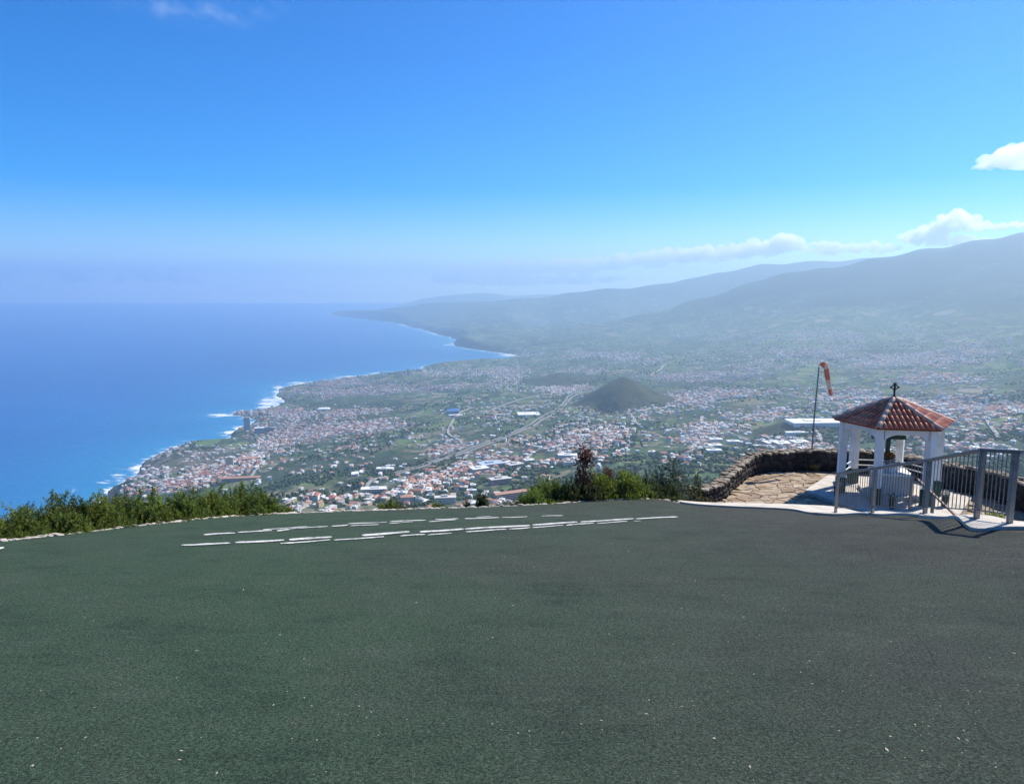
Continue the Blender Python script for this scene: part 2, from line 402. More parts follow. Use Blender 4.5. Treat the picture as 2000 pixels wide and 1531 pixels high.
for i, (p, q, h) in enumerate(zip(wall_in, nor, hh)):
    ang = math.atan2(q.y, q.x) - math.pi / 2
    for k in range(3):
        ch = (h - .07) / 3; z = TER_Z + ch * (k + .5) + random.uniform(-.02, .02)
        s = Vector((.245 * random.uniform(.85, 1.25), .2, ch * random.uniform(.95, 1.2)))
        pos_ = p + q * (.1 + random.uniform(-.025, .025)) + Vector((q.y, -q.x, 0)) * (.11 * (k % 2) + random.uniform(-.03, .03)); pos_.z = z
        rt = (random.uniform(-.15, .15), random.uniform(-.25, .25), ang + random.uniform(-.15, .15))
        if k == 0: low.append((random.choice(LAVA), Matrix.LocRotScale(pos_, __import__('mathutils').Euler(rt), s)))
        elif i % 1 == 0: under(reuse('stone', random.choice(LAVA), None, pos_, rt, s), swall)
    for o in (.12, .33):
        pos_ = p + q * (o + random.uniform(-.03, .03)); pos_.z = TER_Z + h - .03 + random.uniform(-.03, .03)
        rt = (random.uniform(-.15, .15), random.uniform(-.15, .15), ang + random.uniform(-.4, .4)); s = Vector((.25 * random.uniform(.8, 1.2), .24, .15 * random.uniform(.8, 1.3)))
        if o > .2: low.append((random.choice(CAPS), Matrix.LocRotScale(pos_, __import__('mathutils').Euler(rt), s)))
        else: under(reuse('cap_stone', random.choice(CAPS), None, pos_, rt, s), swall)
def merge(name, items, parent=None):
    V, Fc, mi, mats = [], [], [], []
    for me, mx in items:
        b = len(V); V += [tuple(mx @ v.co) for v in me.vertices]
        m = me.materials[0]
        if m not in mats: mats.append(m)
        for p in me.polygons: Fc.append(tuple(b + i for i in p.vertices)); mi.append(mats.index(m))
    return mesh(name, V, Fc, None, parent, mats=mats, mi=mi)
tag(under(merge('rubble_stones', low), swall), kind='stuff')

# pavilion frame
PC = Vector((11.97, 23.0, TER_Z)); PROT = -39.1; PLAT = .10
def hexp(r, k, z=0, rot=PROT):
    a = R(rot + 60 * k); return Vector((PC.x + r * math.sin(a), PC.y - r * math.cos(a), z))
# flagstones, laid as an uneven warped grid
G = .33; xs = np.arange(2.5, 18, G); ys = np.arange(19.8, 27.6, G * .92)
jx = {}; 
def gpt(i, j):
    if (i, j) not in jx: jx[(i, j)] = (xs[i] + random.uniform(-.33, .33) * G + (G / 2 if j % 2 else 0), ys[j] + random.uniform(-.3, .3) * G)
    return jx[(i, j)]
polyw = [(v.x, v.y) for v in wall_in] + [(v.x, v.y) for v in strip3[::-1]]
cnt = 0; FLG = []
for j in range(len(ys) - 1):
    for i in range(len(xs) - 1):
        q = [gpt(i, j), gpt(i + 1, j), gpt(i + 1, j + 1), gpt(i, j + 1)]
        cxm = sum(a for a, b in q) / 4; cym = sum(b for a, b in q) / 4
        if cym < 6.70 / .322: continue
        if not inside(polyw, [cxm], [cym])[0]: continue
        if (Vector((cxm, cym)) - Vector((PC.x, PC.y))).length < 2.3: continue
        cnt += 1; h = random.uniform(.0, .028); bmf = bmesh.new(); ring = []
        for k in range(4):
            a, b = q[k], q[(k + 1) % 4]
            ring.append((a[0] - cxm, a[1] - cym)); m_ = random.uniform(.35, .65); ring.append((a[0] + (b[0] - a[0]) * m_ - cxm + random.uniform(-.05, .05), a[1] + (b[1] - a[1]) * m_ - cym + random.uniform(-.05, .05)))
        top = [bmf.verts.new((x * .93, y * .93, h)) for x, y in ring]; bot = [bmf.verts.new((x * .98, y * .98, -.05)) for x, y in ring]
        bmf.faces.new(top)
        for k in range(8): bmf.faces.new((bot[k], bot[(k + 1) % 8], top[(k + 1) % 8], top[k]))
        o = from_bm('flagstone', bmf, M_FLAG, ter); o.location = (cxm, cym, TER_Z - .005); FLG.append(o)

FLG.sort(key=lambda o: o.location.y)
if len(FLG) > 300:
    tag(merge('paving_stones', [(o.data, Matrix.Translation(o.location)) for o in FLG[300:]], ter), kind='stuff')
    for o in FLG[300:]: bpy.data.objects.remove(o)
print('flagstones', len(FLG))
M_WHITE = plain('white_limewash', (.78, .78, .76), .8, .08, 3, .25, dirt=(.56, .54, .48))
M_GREEN = plain('dark_green_paint', (.012, .055, .035), .45, .25, 8, .2)
M_IRON = plain('black_iron', (.02, .02, .022), .5, .3, 20, .3)
t = NT('clay_tile'); rnd = t.n('ObjectInfo').outputs['Random']; n1 = t.noise(11, 5)
c = t.ramp(rnd, [(0, (.44, .11, .05)), (.4, (.54, .16, .075)), (.75, (.6, .22, .11)), (1, (.48, .18, .1))])
c = t.mix(1., c, t.ramp(n1, [(.3, .65), (.7, 1.3)]), 'MULTIPLY'); M_TILE = t.pbr(c, .38, t.bump(n1, .3, .01), .5)
M_RIDGE = plain('pale_ridge_tile', (.62, .4, .3), .7, .3, 9, .4, rnd=.15)
M_DECK = plain('shaded_roof_deck', (.2, .055, .035), .9, .3, 10)  # deck coloured dark red for the shade in the troughs between tiles
pav = empty('pavilion', (PC.x, PC.y, TER_Z)); tag(pav, 'white hexagonal open pavilion with red tiled roof and green column feet', 'pavilion')
EAVE_Z = EYE - 4.217; APEX_Z = EYE - 3.509; RC = 1.42
bmx = bmesh.new()
for rr, z0, z1 in ((2.5, -.3, -.0), ):
    a = [bmx.verts.new(hexp(rr, k, TER_Z + PLAT)) for k in range(6)]; b = [bmx.verts.new(hexp(rr, k, TER_Z - .2)) for k in range(6)]
    bmx.faces.new(a)
    for k in range(6): bmx.faces.new((a[k], b[k], b[(k + 1) % 6], a[(k + 1) % 6]))
platf = under(from_bm('platform', bmx, M_CONC), pav)
for k in range(6):
    c0 = hexp(RC, k); rz = Matrix.Rotation(R(PROT + 60 * k), 3, 'Z')
    bmx = bmesh.new(); zt = EAVE_Z - .06; zb = TER_Z + PLAT + .5
    bm_box(bmx, Vector((c0.x, c0.y, (zt + zb) / 2)), (.22, .22, zt - zb), rz, .012)
    col = under(from_bm('column', bmx, M_WHITE), pav)
    bmx = bmesh.new(); bm_box(bmx, Vector((c0.x, c0.y, TER_Z + PLAT + .25)), (.27, .27, .5), rz, .012)
    under(from_bm('column_foot', bmx, M_GREEN), pav)
# ring beam with flat arches
for k in range(6):
    a, b = hexp(RC, k), hexp(RC, k + 1); d = (b - a); L = d.length; d.normalize(); nrm = Vector((d.y, -d.x, 0)); z1 = EAVE_Z - .015
    prof = []
    N = 14; x0, x1 = .10, L - .10
    for i in range(N + 1):
        q = i / N; u = 2 * q - 1; rise = (1 - abs(u) ** 3.2) * .17
        prof.append((x0 + (x1 - x0) * q, z1 - .37 + rise))
    vv = []
    for s_ in (-.085, .085):
        for x, z in prof: vv.append(a + d * x + nrm * s_ + Vector((0, 0, z)))
        for x, z in prof: vv.append(a + d * x + nrm * s_ + Vector((0, 0, z1)))
    for v in vv: v.z = v.z
    m_ = N + 1; ff = []
    for i in range(N):
        ff.append((i, i + 1, m_ + i + 1, m_ + i)); ff.append((2 * m_ + i, 3 * m_ + i, 3 * m_ + i + 1, 2 * m_ + i + 1))
        ff.append((i, 2 * m_ + i, 2 * m_ + i + 1, i + 1)); ff.append((m_ + i, m_ + i + 1, 3 * m_ + i + 1, 3 * m_ + i))
    under(mesh('arched_beam', vv, ff, M_WHITE), pav)
# roof: deck, tiles face by face, ridges
RR = 1.73; apex = Vector((PC.x, PC.y, APEX_Z)); ev = [hexp(RR, k, EAVE_Z) for k in range(6)]
dv = ev + [apex - Vector((0, 0, .02))] + [v - Vector((0, 0, .05)) for v in ev]
roof = under(mesh('roof', dv, [(k, (k + 1) % 6, 6) for k in range(6)] + [(k, 7 + k, 7 + (k + 1) % 6, (k + 1) % 6) for k in range(6)] + [tuple(range(12, 6, -1))], M_DECK), pav)
def barrel(name, mat, r0, r1, L, n=6):
    bm = bmesh.new(); ring = []
    for y, r in ((0, r0), (L, r1)):
        ring.append([[bm.verts.new((math.cos(math.pi * k / n) * rr, y, math.sin(math.pi * k / n) * rr * .85)) for k in range(n + 1)] for rr in (r, r - .014)])
    for k in range(n):
        bm.faces.new((ring[0][0][k], ring[1][0][k], ring[1][0][k + 1], ring[0][0][k + 1]))
        bm.faces.new((ring[0][0][k], ring[0][0][k + 1], ring[0][1][k + 1], ring[0][1][k]))
        bm.faces.new((ring[0][1][k], ring[0][1][k + 1], ring[1][1][k + 1], ring[1][1][k]))
    bmesh.ops.recalc_face_normals(bm, faces=bm.faces); me = bpy.data.meshes.new(name); bm.to_mesh(me); bm.free(); me.materials.append(mat)
    me.polygons.foreach_set('use_smooth', [True] * len(me.polygons)); return me
TIL = barrel('tile', M_TILE, .056, .044, .42); RID = barrel('ridge_tile', M_RIDGE, .085, .07, .4)
PIT = .1335; ROW = .335
for k in range(6):
    a, b = ev[k], ev[(k + 1) % 6]; d = (b - a).normalized(); mid_ = (a + b) / 2; upv = apex - mid_; SL = upv.length; upv.normalize(); nn = d.cross(upv)
    if nn.z < 0: nn = -nn
    L = (b - a).length; nc = int(L / PIT)
    m3 = Matrix((d, upv, nn)).transposed()
    if m3.determinant() < 0: m3 = Matrix((-d, upv, nn)).transposed()
    for i in range(nc):
        x = -L / 2 + (i + .5) * L / nc
        rmax = SL * (1 - abs(x) / (L / 2)); j = 0
        while j * ROW < rmax - .06:
            o = reuse('tile', TIL); o.matrix_world = Matrix.Translation(mid_ + d * (x + random.uniform(-.006, .006)) + upv * (j * ROW - .05 + random.uniform(-.008, .008)) + nn * (.012 + random.uniform(0, .008))) @ m3.to_4x4() @ Matrix.Diagonal((1, min(1, (rmax - j * ROW + .05) / .42), 1, 1))
            under(o, roof); j += 1
    # ridge along the corner a
    rd = apex - a; RL = rd.length; rd.normalize(); up_ = Vector((0, 0, 1)); sx_ = rd.cross(up_).normalized(); nz_ = sx_.cross(rd); m3 = Matrix((sx_, rd, nz_)).transposed(); j = 0
    while j * .36 < RL - .1:
        o = reuse('ridge_tile', RID); o.matrix_world = Matrix.Translation(a + rd * (j * .36 - .04) + nz_ * (.02 + .005 * (j % 2))) @ m3.to_4x4() @ Matrix.Diagonal((1, min(1, (RL - j * .36 + .04) / .4), 1, 1))
        under(o, roof); j += 1
# finial cross
bmx = bmesh.new(); za = APEX_Z; cxm = Vector((PC.x, PC.y, 0))
bm_box(bmx, cxm + Vector((0, 0, za + .2)), (.05, .05, .52), None, .006)
for s_ in (-1, 1): bm_box(bmx, cxm + Vector((s_ * .115, 0, za + .335)), (.05, .05, .06), None, .006)
bm_box(bmx, cxm + Vector((0, 0, za + .45)), (.075, .06, .06), None, .006)
for s_ in (-1, 1):
    for q in (-1, 1): bm_bar(bmx, cxm + Vector((s_ * .115, 0, za + .335)), cxm + Vector((0, 0, za + .335 + q * .11)), .026, .026)
under(from_bm('finial_cross', bmx, M_IRON), pav)
# two rails between the back columns
for k in (2, 3, 4):
    for z in (.62, .8):
        a = hexp(RC, k, TER_Z + PLAT + z); b = hexp(RC, k + 1, TER_Z + PLAT + z); bmx = bmesh.new(); bm_tube(bmx, [a, b], .018, 8)
        under(from_bm('rail', bmx, M_WHITE), pav)

# altar inside: base, block, cross and flowers
alt = empty('altar', (PC.x - .02, PC.y - .1, TER_Z + PLAT), R(-12)); tag(alt, 'white block altar on a stepped base under the pavilion roof', 'altar')
def lbox(name, parent, c, size, mat, bev=.012):
    b_ = bmesh.new(); bm_box(b_, Vector(c), size, None, bev); return from_bm(name, b_, mat, parent)
lbox('base', alt, (0, 0, .06), (1.5, 1.35, .12), M_CONC); lbox('block', alt, (0, -.05, .42), (1.0, .8, .6), plain('shaded_plaster', (.5, .49, .47), .85, .12, 4), .015)  # block greyer than its white slab: shade on its front put into the colour
lbox('top_slab', alt, (0, -.05, .755), (1.1, .9, .07), M_WHITE); lbox('pedestal', alt, (0, .16, .91), (.55, .36, .24), M_WHITE)
crs = empty('wooden_cross', (PC.x - .02 - .03, PC.y + .06, TER_Z + PLAT + 1.03), R(-12)); tag(crs, 'tall dark green cross standing on the altar', 'cross')
lbox('upright', crs, (0, 0, .72), (.125, .1, 1.44), M_GREEN); lbox("crossbar", crs, (0, 0, .80), (1.0, .1, .125), M_GREEN, .01)
# leaf scatter helper: quads set along directions, optional tint attribute
def leaf_mesh(name, P0, D, L, Wd, tint, mat, fold=0.):
    """P0 (n,3) leaf bases, D (n,3) unit directions, L lengths, Wd widths"""
    n = len(P0); a = np.cross(D, rng.normal(size=(n, 3))); a /= np.linalg.norm(a, axis=1)[:, None] + 1e-9
    w_ = a * Wd[:, None] * .5; m_ = P0 + D * (L * .5)[:, None]; tip = P0 + D * L[:, None]
    V = np.stack([P0, m_ + w_, tip, m_ - w_], 1).reshape(-1, 3)
    me = bpy.data.meshes.new(name); me.vertices.add(4 * n); me.vertices.foreach_set('co', V.ravel().astype(np.float32))
    me.loops.add(4 * n); me.loops.foreach_set('vertex_index', np.arange(4 * n, dtype=np.int32))
    me.polygons.add(n); me.polygons.foreach_set('loop_start', np.arange(0, 4 * n, 4, dtype=np.int32))
    at = me.attributes.new('tint', 'FLOAT', 'POINT'); at.data.foreach_set('value', np.repeat(tint, 4).astype(np.float32))
    me.update(); me.validate(); me.materials.append(mat); return me
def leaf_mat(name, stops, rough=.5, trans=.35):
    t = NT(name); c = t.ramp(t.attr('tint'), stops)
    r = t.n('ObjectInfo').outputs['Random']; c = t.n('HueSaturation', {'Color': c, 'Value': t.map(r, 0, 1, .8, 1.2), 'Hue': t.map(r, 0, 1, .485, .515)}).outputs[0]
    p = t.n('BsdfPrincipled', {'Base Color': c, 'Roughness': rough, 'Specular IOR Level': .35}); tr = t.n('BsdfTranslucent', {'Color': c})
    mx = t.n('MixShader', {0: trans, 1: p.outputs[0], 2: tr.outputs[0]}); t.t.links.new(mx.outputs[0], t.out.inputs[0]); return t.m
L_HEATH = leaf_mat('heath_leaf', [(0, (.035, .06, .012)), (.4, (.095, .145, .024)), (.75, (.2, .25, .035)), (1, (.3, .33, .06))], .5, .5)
L_DARK = leaf_mat('dark_leaf', [(0, (.026, .042, .016)), (.6, (.075, .105, .034)), (1, (.16, .19, .065))], .5, .42)
L_BRIGHT = leaf_mat('bright_leaf', [(0, (.04, .07, .012)), (.5, (.13, .19, .025)), (1, (.28, .34, .06))], .5, .45)
L_RED = leaf_mat('wine_leaf', [(0, (.05, .02, .015)), (.5, (.12, .05, .035)), (.8, (.19, .085, .05)), (1, (.14, .13, .05))], .5, .45)
L_GREY = leaf_mat('grey_green_leaf', [(0, (.035, .055, .035)), (.6, (.09, .13, .09)), (1, (.2, .25, .19))])
L_SCRUB = leaf_mat('brown_scrub_leaf', [(0, (.04, .04, .015)), (.5, (.085, .085, .03)), (1, (.17, .14, .06))])
M_BARK = plain('shrub_bark', (.09, .07, .05), .95, .35, 18, .6)
def unit(v): return v / (np.linalg.norm(v, axis=1)[:, None] + 1e-9)
def heath(seed, mat, wdt=.75, hgt=1.5, ns=230, nl=46, ll=.06, lw=.017, cone=0.):
    """upright-shooted shrub: plumes of needle leaves rising from spreading stems; returns foliage mesh, stem mesh"""
    global rng; keep = rng; rng = np.random.default_rng(seed)
    nc = max(7, ns // 15); ca = rng.uniform(0, 2 * np.pi, nc); cr_ = np.sqrt(rng.uniform(0, 1, nc)); ch = rng.uniform(.3, 1, nc) ** .7
    ctop = hgt * (1 - .4 * cr_ ** 2) * ch * rng.uniform(.82, 1.08, nc); ccx = np.cos(ca) * cr_ * wdt * (1 - cone * ch); ccy = np.sin(ca) * cr_ * wdt * (1 - cone * ch)
    g_ = rng.integers(0, nc, ns); cw = wdt * rng.uniform(.2, .34, nc); ang = rng.uniform(0, 2 * np.pi, ns); rad = np.sqrt(rng.uniform(0, 1, ns)); hz = ch[g_]
    lead = rng.uniform(size=ns) < .07; sl = rng.uniform(.14, .3, ns) * np.where(lead, 1.5, 1)
    bx = ccx[g_] + np.cos(ang) * rad * cw[g_] * .6; by = ccy[g_] + np.sin(ang) * rad * cw[g_] * .6
    bz = np.maximum(.04, ctop[g_] * (1 - .3 * rad ** 2) * rng.uniform(.62, 1., ns) - sl)
    dr = unit(np.stack([np.cos(ang) * rad * .75 + ccx[g_] * .4 + rng.normal(0, .16, ns), np.sin(ang) * rad * .75 + ccy[g_] * .4 + rng.normal(0, .16, ns), np.ones(ns)], 1))
    q = np.tile(np.linspace(.05, 1, nl), ns); i = np.repeat(np.arange(ns), nl)
    P0 = np.stack([bx, by, bz], 1)[i] + dr[i] * (q * sl[i])[:, None] + rng.normal(0, .006, (ns * nl, 3))
    side = unit(rng.normal(size=(ns * nl, 3))); D = unit(dr[i] * .7 + side * 1.0)
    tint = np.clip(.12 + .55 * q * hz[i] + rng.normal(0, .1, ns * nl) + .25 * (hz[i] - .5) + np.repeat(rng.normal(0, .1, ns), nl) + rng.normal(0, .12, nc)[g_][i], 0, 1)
    Ln = ll * (1.15 - .55 * q) * rng.uniform(.7, 1.3, ns * nl)
    fo = leaf_mesh('foliage', P0, D, Ln, np.full(ns * nl, lw) * rng.uniform(.8, 1.3, ns * nl), tint, mat)
    bm = bmesh.new()
    for k in range(0, ns, 6):
        b = Vector((bx[k], by[k], bz[k])); bm_tube(bm, [(0, 0, 0), (b.x * .55, b.y * .55, b.z * .55), b, b + Vector(dr[k]) * sl[k] * .7], [.016, .01, .007, .003], 4, False)
    me = bpy.data.meshes.new('stems'); bm.to_mesh(me); bm.free(); me.materials.append(M_BARK)
    rng = keep; return fo, me
def broad(seed, mat, wdt=.6, hgt=1.3, nb=34, nl=38, ll=.085, lw=.045):
    """leafy shrub: clumps of broad leaves at the ends of branches"""
    global rng; keep = rng; rng = np.random.default_rng(seed)
    ang = rng.uniform(0, 2 * np.pi, nb); rad = np.sqrt(rng.uniform(0, 1, nb)); hz = rng.uniform(.2, 1, nb)
    prof = np.sin(np.clip(hz, 0, 1) * 2.5 + .35); ctr = np.stack([np.cos(ang) * rad * wdt * prof, np.sin(ang) * rad * wdt * prof, hgt * hz], 1)
    i = np.repeat(np.arange(nb), nl); off = unit(rng.normal(size=(nb * nl, 3))) * (rng.uniform(.2, 1, nb * nl) ** .5 * .17)[:, None]
    P0 = ctr[i] + off; D = unit(off + np.array([0, 0, .08]) + rng.normal(0, .07, (nb * nl, 3)))
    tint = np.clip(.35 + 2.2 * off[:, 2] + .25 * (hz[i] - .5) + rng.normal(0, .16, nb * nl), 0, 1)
    fo = leaf_mesh('foliage', P0, D, ll * rng.uniform(.6, 1.3, nb * nl), lw * rng.uniform(.7, 1.2, nb * nl), tint, mat)
    bm = bmesh.new()
    for k in range(nb):
        b = Vector(ctr[k]); bm_tube(bm, [(0, 0, 0), (b.x * .35, b.y * .35, b.z * .5), b], [.02, .012, .004], 4, False)
    me = bpy.data.meshes.new('stems'); bm.to_mesh(me); bm.free(); me.materials.append(M_BARK)
    rng = keep; return fo, me
def plant(name, tpl, loc, rz, sc, label, cat, group=None):
    o = empty(name, loc, rz); o.scale = sc if hasattr(sc, '__len__') else (sc,) * 3
    reuse('foliage', tpl[0], o); reuse('stems', tpl[1], o); return tag(o, label, cat, group)

# flower pots at the column feet and the flowers on the altar
M_POT = plain('dark_pot', (.03, .04, .04), .5, .3, 15)
FLW = leaf_mat('white_petal', [(0, (.03, .06, .02)), (.45, (.1, .16, .06)), (.55, (.7, .7, .66)), (1, (.8, .8, .78))]); FLO = leaf_mat('orange_petal', [(0, (.05, .08, .02)), (.3, (.25, .1, .02)), (1, (.55, .17, .03))])
def bouquet(seed, mat, r, h, n=160, ll=.06):
    global rng; keep = rng; rng = np.random.default_rng(seed)
    d = unit(rng.normal(size=(n, 3))); d[:, 2] = np.abs(d[:, 2]) * .8 - .1; P0 = d * np.array([r, r, h]) * rng.uniform(.5, 1, n)[:, None]
    m_ = leaf_mesh('flowers', P0, unit(d + rng.normal(0, .4, (n, 3))), np.full(n, ll), np.full(n, ll * .55), rng.uniform(0, 1, n), mat); rng = keep; return m_
for k, lab in ((5, 'white flowers in dark pot at the leftmost column foot'), (0, 'white flowers in dark pot at the front left column foot'), (1, 'white flowers in dark pot at the front right column foot'), (2, 'white flowers in dark pot at the rightmost column foot')):
    c0 = hexp(RC + .3, k + .28, TER_Z + PLAT); o = empty('flower_pot', c0); tag(o, lab, 'flower pot', 'flower pots at the columns')
    bmx = bmesh.new(); bm_tube(bmx, [(0, 0, 0), (0, 0, .03), (0, 0, .3), (0, 0, .34)], [.07, .075, .1, .105], 12); from_bm('pot', bmx, M_POT, o)
    reuse('flowers', bouquet(200 + k, FLW, .12, .16), o, (0, 0, .36))
o = empty('flower_vase', (PC.x - .1, PC.y - .42, TER_Z + PLAT + .79)); tag(o, 'vase of pale and green flowers on the altar slab', 'vase')
bmx = bmesh.new(); bm_tube(bmx, [(0, 0, 0), (0, 0, .06), (0, 0, .16), (0, 0, .22)], [.06, .085, .06, .07], 12); from_bm('vase', bmx, M_WHITE, o)
reuse('flowers', bouquet(210, FLW, .2, .22, 220), o, (0, 0, .27))
o = empty('wreath', (PC.x - .06, PC.y - .02, TER_Z + PLAT + 1.2)); tag(o, 'orange flower bunch tied to the foot of the green cross', 'flowers'); reuse('flowers', bouquet(212, FLO, .17, .16, 220, .07), o, (0, -.02, .02))

# ---- railing on the concrete path
M_STEEL = plain('grey_painted_steel', (.235, .23, .22), .5, .18, 12, .2, .3, dirt=(.16, .13, .11))
M_STEEL_TOP = plain('grey_handrail', (.2, .19, .185), .42, .2, 10, .2, .3, dirt=(.17, .12, .09))
M_RUST = plain('rusty_handrail', (.19, .12, .095), .6, .3, 14, .3, .2)
rail = empty('metal_railing', on_pad(POSTS[2], .05)); tag(rail, 'grey steel railing with thin upright bars along the concrete path', 'railing')
pf = [on_pad(e, .04) for e in POSTS]; RH = 1.06
pt = [p + Vector((0, 0, RH)) for p in pf]
for p, q in zip(pf, pt):
    i = pf.index(p); wdt_ = .075 if i in (2, 3, 4) else .065
    bmx = bmesh.new(); bm_box(bmx, (p + q) / 2 - Vector((0, 0, .02)), (wdt_, .05, RH), None, .006); bm_box(bmx, p + Vector((0, 0, .006)), (.15, .13, .012), None, .003)
    under(from_bm('post', bmx, M_STEEL), rail)
segs = list(zip(range(4), range(1, 5)))
for a, b in segs:
    ext = Vector((0, 0, 0)); d = (pt[b] - pt[a]).normalized()
    bmx = bmesh.new(); bm_bar(bmx, pt[a] - (d * .06 if a == 0 else ext), pt[b] + (d * .09 if b == 4 else ext), .075, .055, .012)
    under(from_bm('top_rail', bmx, M_STEEL_TOP), rail)
    lo_a, lo_b = pf[a] + Vector((0, 0, .14)), pf[b] + Vector((0, 0, .14))
    bmx = bmesh.new(); bm_bar(bmx, lo_a, lo_b, .03, .02); under(from_bm('bottom_rail', bmx, M_STEEL), rail)
    flat = Vector((pf[b].x - pf[a].x, pf[b].y - pf[a].y)).length; nb_ = max(4, int(round(flat / .118)))
    nb_ = (17, 18, 14, 8)[a]
    for i in range(1, nb_):
        q = i / nb_; bmx = bmesh.new(); bm_tube(bmx, [lo_a.lerp(lo_b, q), pt[a].lerp(pt[b], q) - Vector((0, 0, .02))], .0085, 6, False)
        under(from_bm('baluster', bmx, M_STEEL), rail)
# ---- second handrail on the steps by the pavilion
ha, hb = P(1781, 925, 21.3), P(1872, 1012, 18.2); hr = empty('stair_handrail', (ha.x, ha.y, TER_Z)); tag(hr, 'rusty brown sloping handrail beside the pavilion', 'handrail')
bmx = bmesh.new(); bm_bar(bmx, ha, hb, .06, .05, .01); under(from_bm('top_rail', bmx, M_RUST), hr)
for q in (.01, .5):
    v = ha.lerp(hb, q); bmx = bmesh.new(); bm_box(bmx, Vector((v.x, v.y, (v.z + TER_Z) / 2 - .05)), (.075, .05, v.z - TER_Z + .1), None, .005); under(from_bm('post', bmx, M_STEEL), hr)

# ---- windsock
pb = PZ(1583, 915, TER_Z + .02); tp = P(1599.5, 718, pb.y)
M_POLE = plain('weathered_pole', (.16, .165, .175), .5, .25, 14, .2, .5)
ws = empty('windsock', pb); tag(ws, 'limp red and white windsock on a thin grey pole behind the terrace wall', 'windsock')
bmx = bmesh.new(); mid_ = pb.lerp(tp, .5) + Vector((-.02, 0, 0)); bm_tube(bmx, [pb, mid_, tp], [.03, .026, .02], 8); under(from_bm('pole', bmx, M_POLE), ws)
# hoop
bmx = bmesh.new(); hc = tp + Vector((.14, 0, .0)); pts_ = [hc + Vector((math.cos(a) * .16, math.sin(a) * .03, math.sin(a) * .15 + math.cos(a) * .02)) for a in np.linspace(0, 2 * math.pi, 17)]; bm_tube(bmx, pts_, .01, 6, False)
hoop = under(from_bm('hoop', bmx, M_IRON), ws)
t = NT('windsock_cloth'); q = t.attr('tint'); n1 = t.noise(25, 3)
stripe = t.math('FRACT', t.math('MULTIPLY', q, 2.5))
cl = t.mix(t.map(stripe, .49, .51), (.68, .3, .21), (.76, .66, .58)); cl = t.mix(1., cl, t.ramp(n1, [(.3, .8), (.7, 1.1)]), 'MULTIPLY')
p_ = t.n('BsdfDiffuse', {'Color': cl}); tr = t.n('BsdfTranslucent', {'Color': cl}); mx = t.n('MixShader', {0: .45, 1: p_.outputs[0], 2: tr.outputs[0]}); t.t.links.new(mx.outputs[0], t.out.inputs[0]); M_SOCK = t.m
tipv = P(1624, 772, pb.y - .15); path = cr([hc + Vector((-.06, 0, .05)), hc + Vector((.03, 0, .13)), hc + Vector((.13, 0, -.05)), hc.lerp(tipv, .45) + Vector((.05, 0, 0)), hc.lerp(tipv, .78) + Vector((.0, 0, 0)), tipv], 7)
sv_, sf_, tn = [], [], []; NR = 16
for i, c0 in enumerate(path):
    q = i / (len(path) - 1); d = (path[min(i + 1, len(path) - 1)] - path[max(i - 1, 0)]).normalized(); quat = d.to_track_quat('Z', 'Y'); r0 = .125 * (1 - q) + .07 * q
    for k in range(NR):
        a = 2 * math.pi * k / NR; r_ = r0 * (1 + .2 * math.sin(3 * a + q * 5) * min(1, q * 3)); sv_.append(c0 + quat @ Vector((math.cos(a) * r_ * (1 - .1 * q), math.sin(a) * r_ * .8, 0))); tn.append(q)
for i in range(len(path) - 1):
    for k in range(NR): sf_.append((i * NR + k, i * NR + (k + 1) % NR, (i + 1) * NR + (k + 1) % NR, (i + 1) * NR + k))
sk = mesh('sock', sv_, sf_, M_SOCK, None, True); at = sk.data.attributes.new('tint', 'FLOAT', 'POINT'); at.data.foreach_set('value', tn); under(sk, ws)

# ================================================================== 3  shrubs at the rim, hillside strip
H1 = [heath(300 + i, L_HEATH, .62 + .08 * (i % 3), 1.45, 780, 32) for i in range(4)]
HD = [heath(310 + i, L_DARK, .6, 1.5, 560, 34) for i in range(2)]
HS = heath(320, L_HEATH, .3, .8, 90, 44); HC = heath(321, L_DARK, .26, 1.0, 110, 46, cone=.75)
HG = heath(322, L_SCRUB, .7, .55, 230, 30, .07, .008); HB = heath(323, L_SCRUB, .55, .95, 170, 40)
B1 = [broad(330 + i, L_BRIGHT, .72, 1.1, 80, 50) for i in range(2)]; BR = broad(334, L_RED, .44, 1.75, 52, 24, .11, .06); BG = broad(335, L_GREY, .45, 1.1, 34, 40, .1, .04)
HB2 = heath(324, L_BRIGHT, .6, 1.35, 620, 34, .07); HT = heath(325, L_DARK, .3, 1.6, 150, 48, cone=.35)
def rim_plant(name, tpl, px, rowtop, tplh, out, label, cat, group=None, wf=1.0, mins=.0):
    """plant rooted on the bank just beyond the rim, its top reaching the row seen in the photo"""
    e = min(edge3, key=lambda v: abs(v.x / v.y - ray(px, 1000)[0])); Y = e.y + out; s, tt = ray(px, rowtop); top = EYE + tt * Y
    z0 = e.z - .12 - out * .55; h = max(top - z0, .3); sc = h / (tplh * .8)
    return plant(name, tpl, (s * Y, Y, z0), random.uniform(0, 6), (sc * wf, sc * wf, sc), label, cat, group)
GL = 'heath shrubs along the rim'
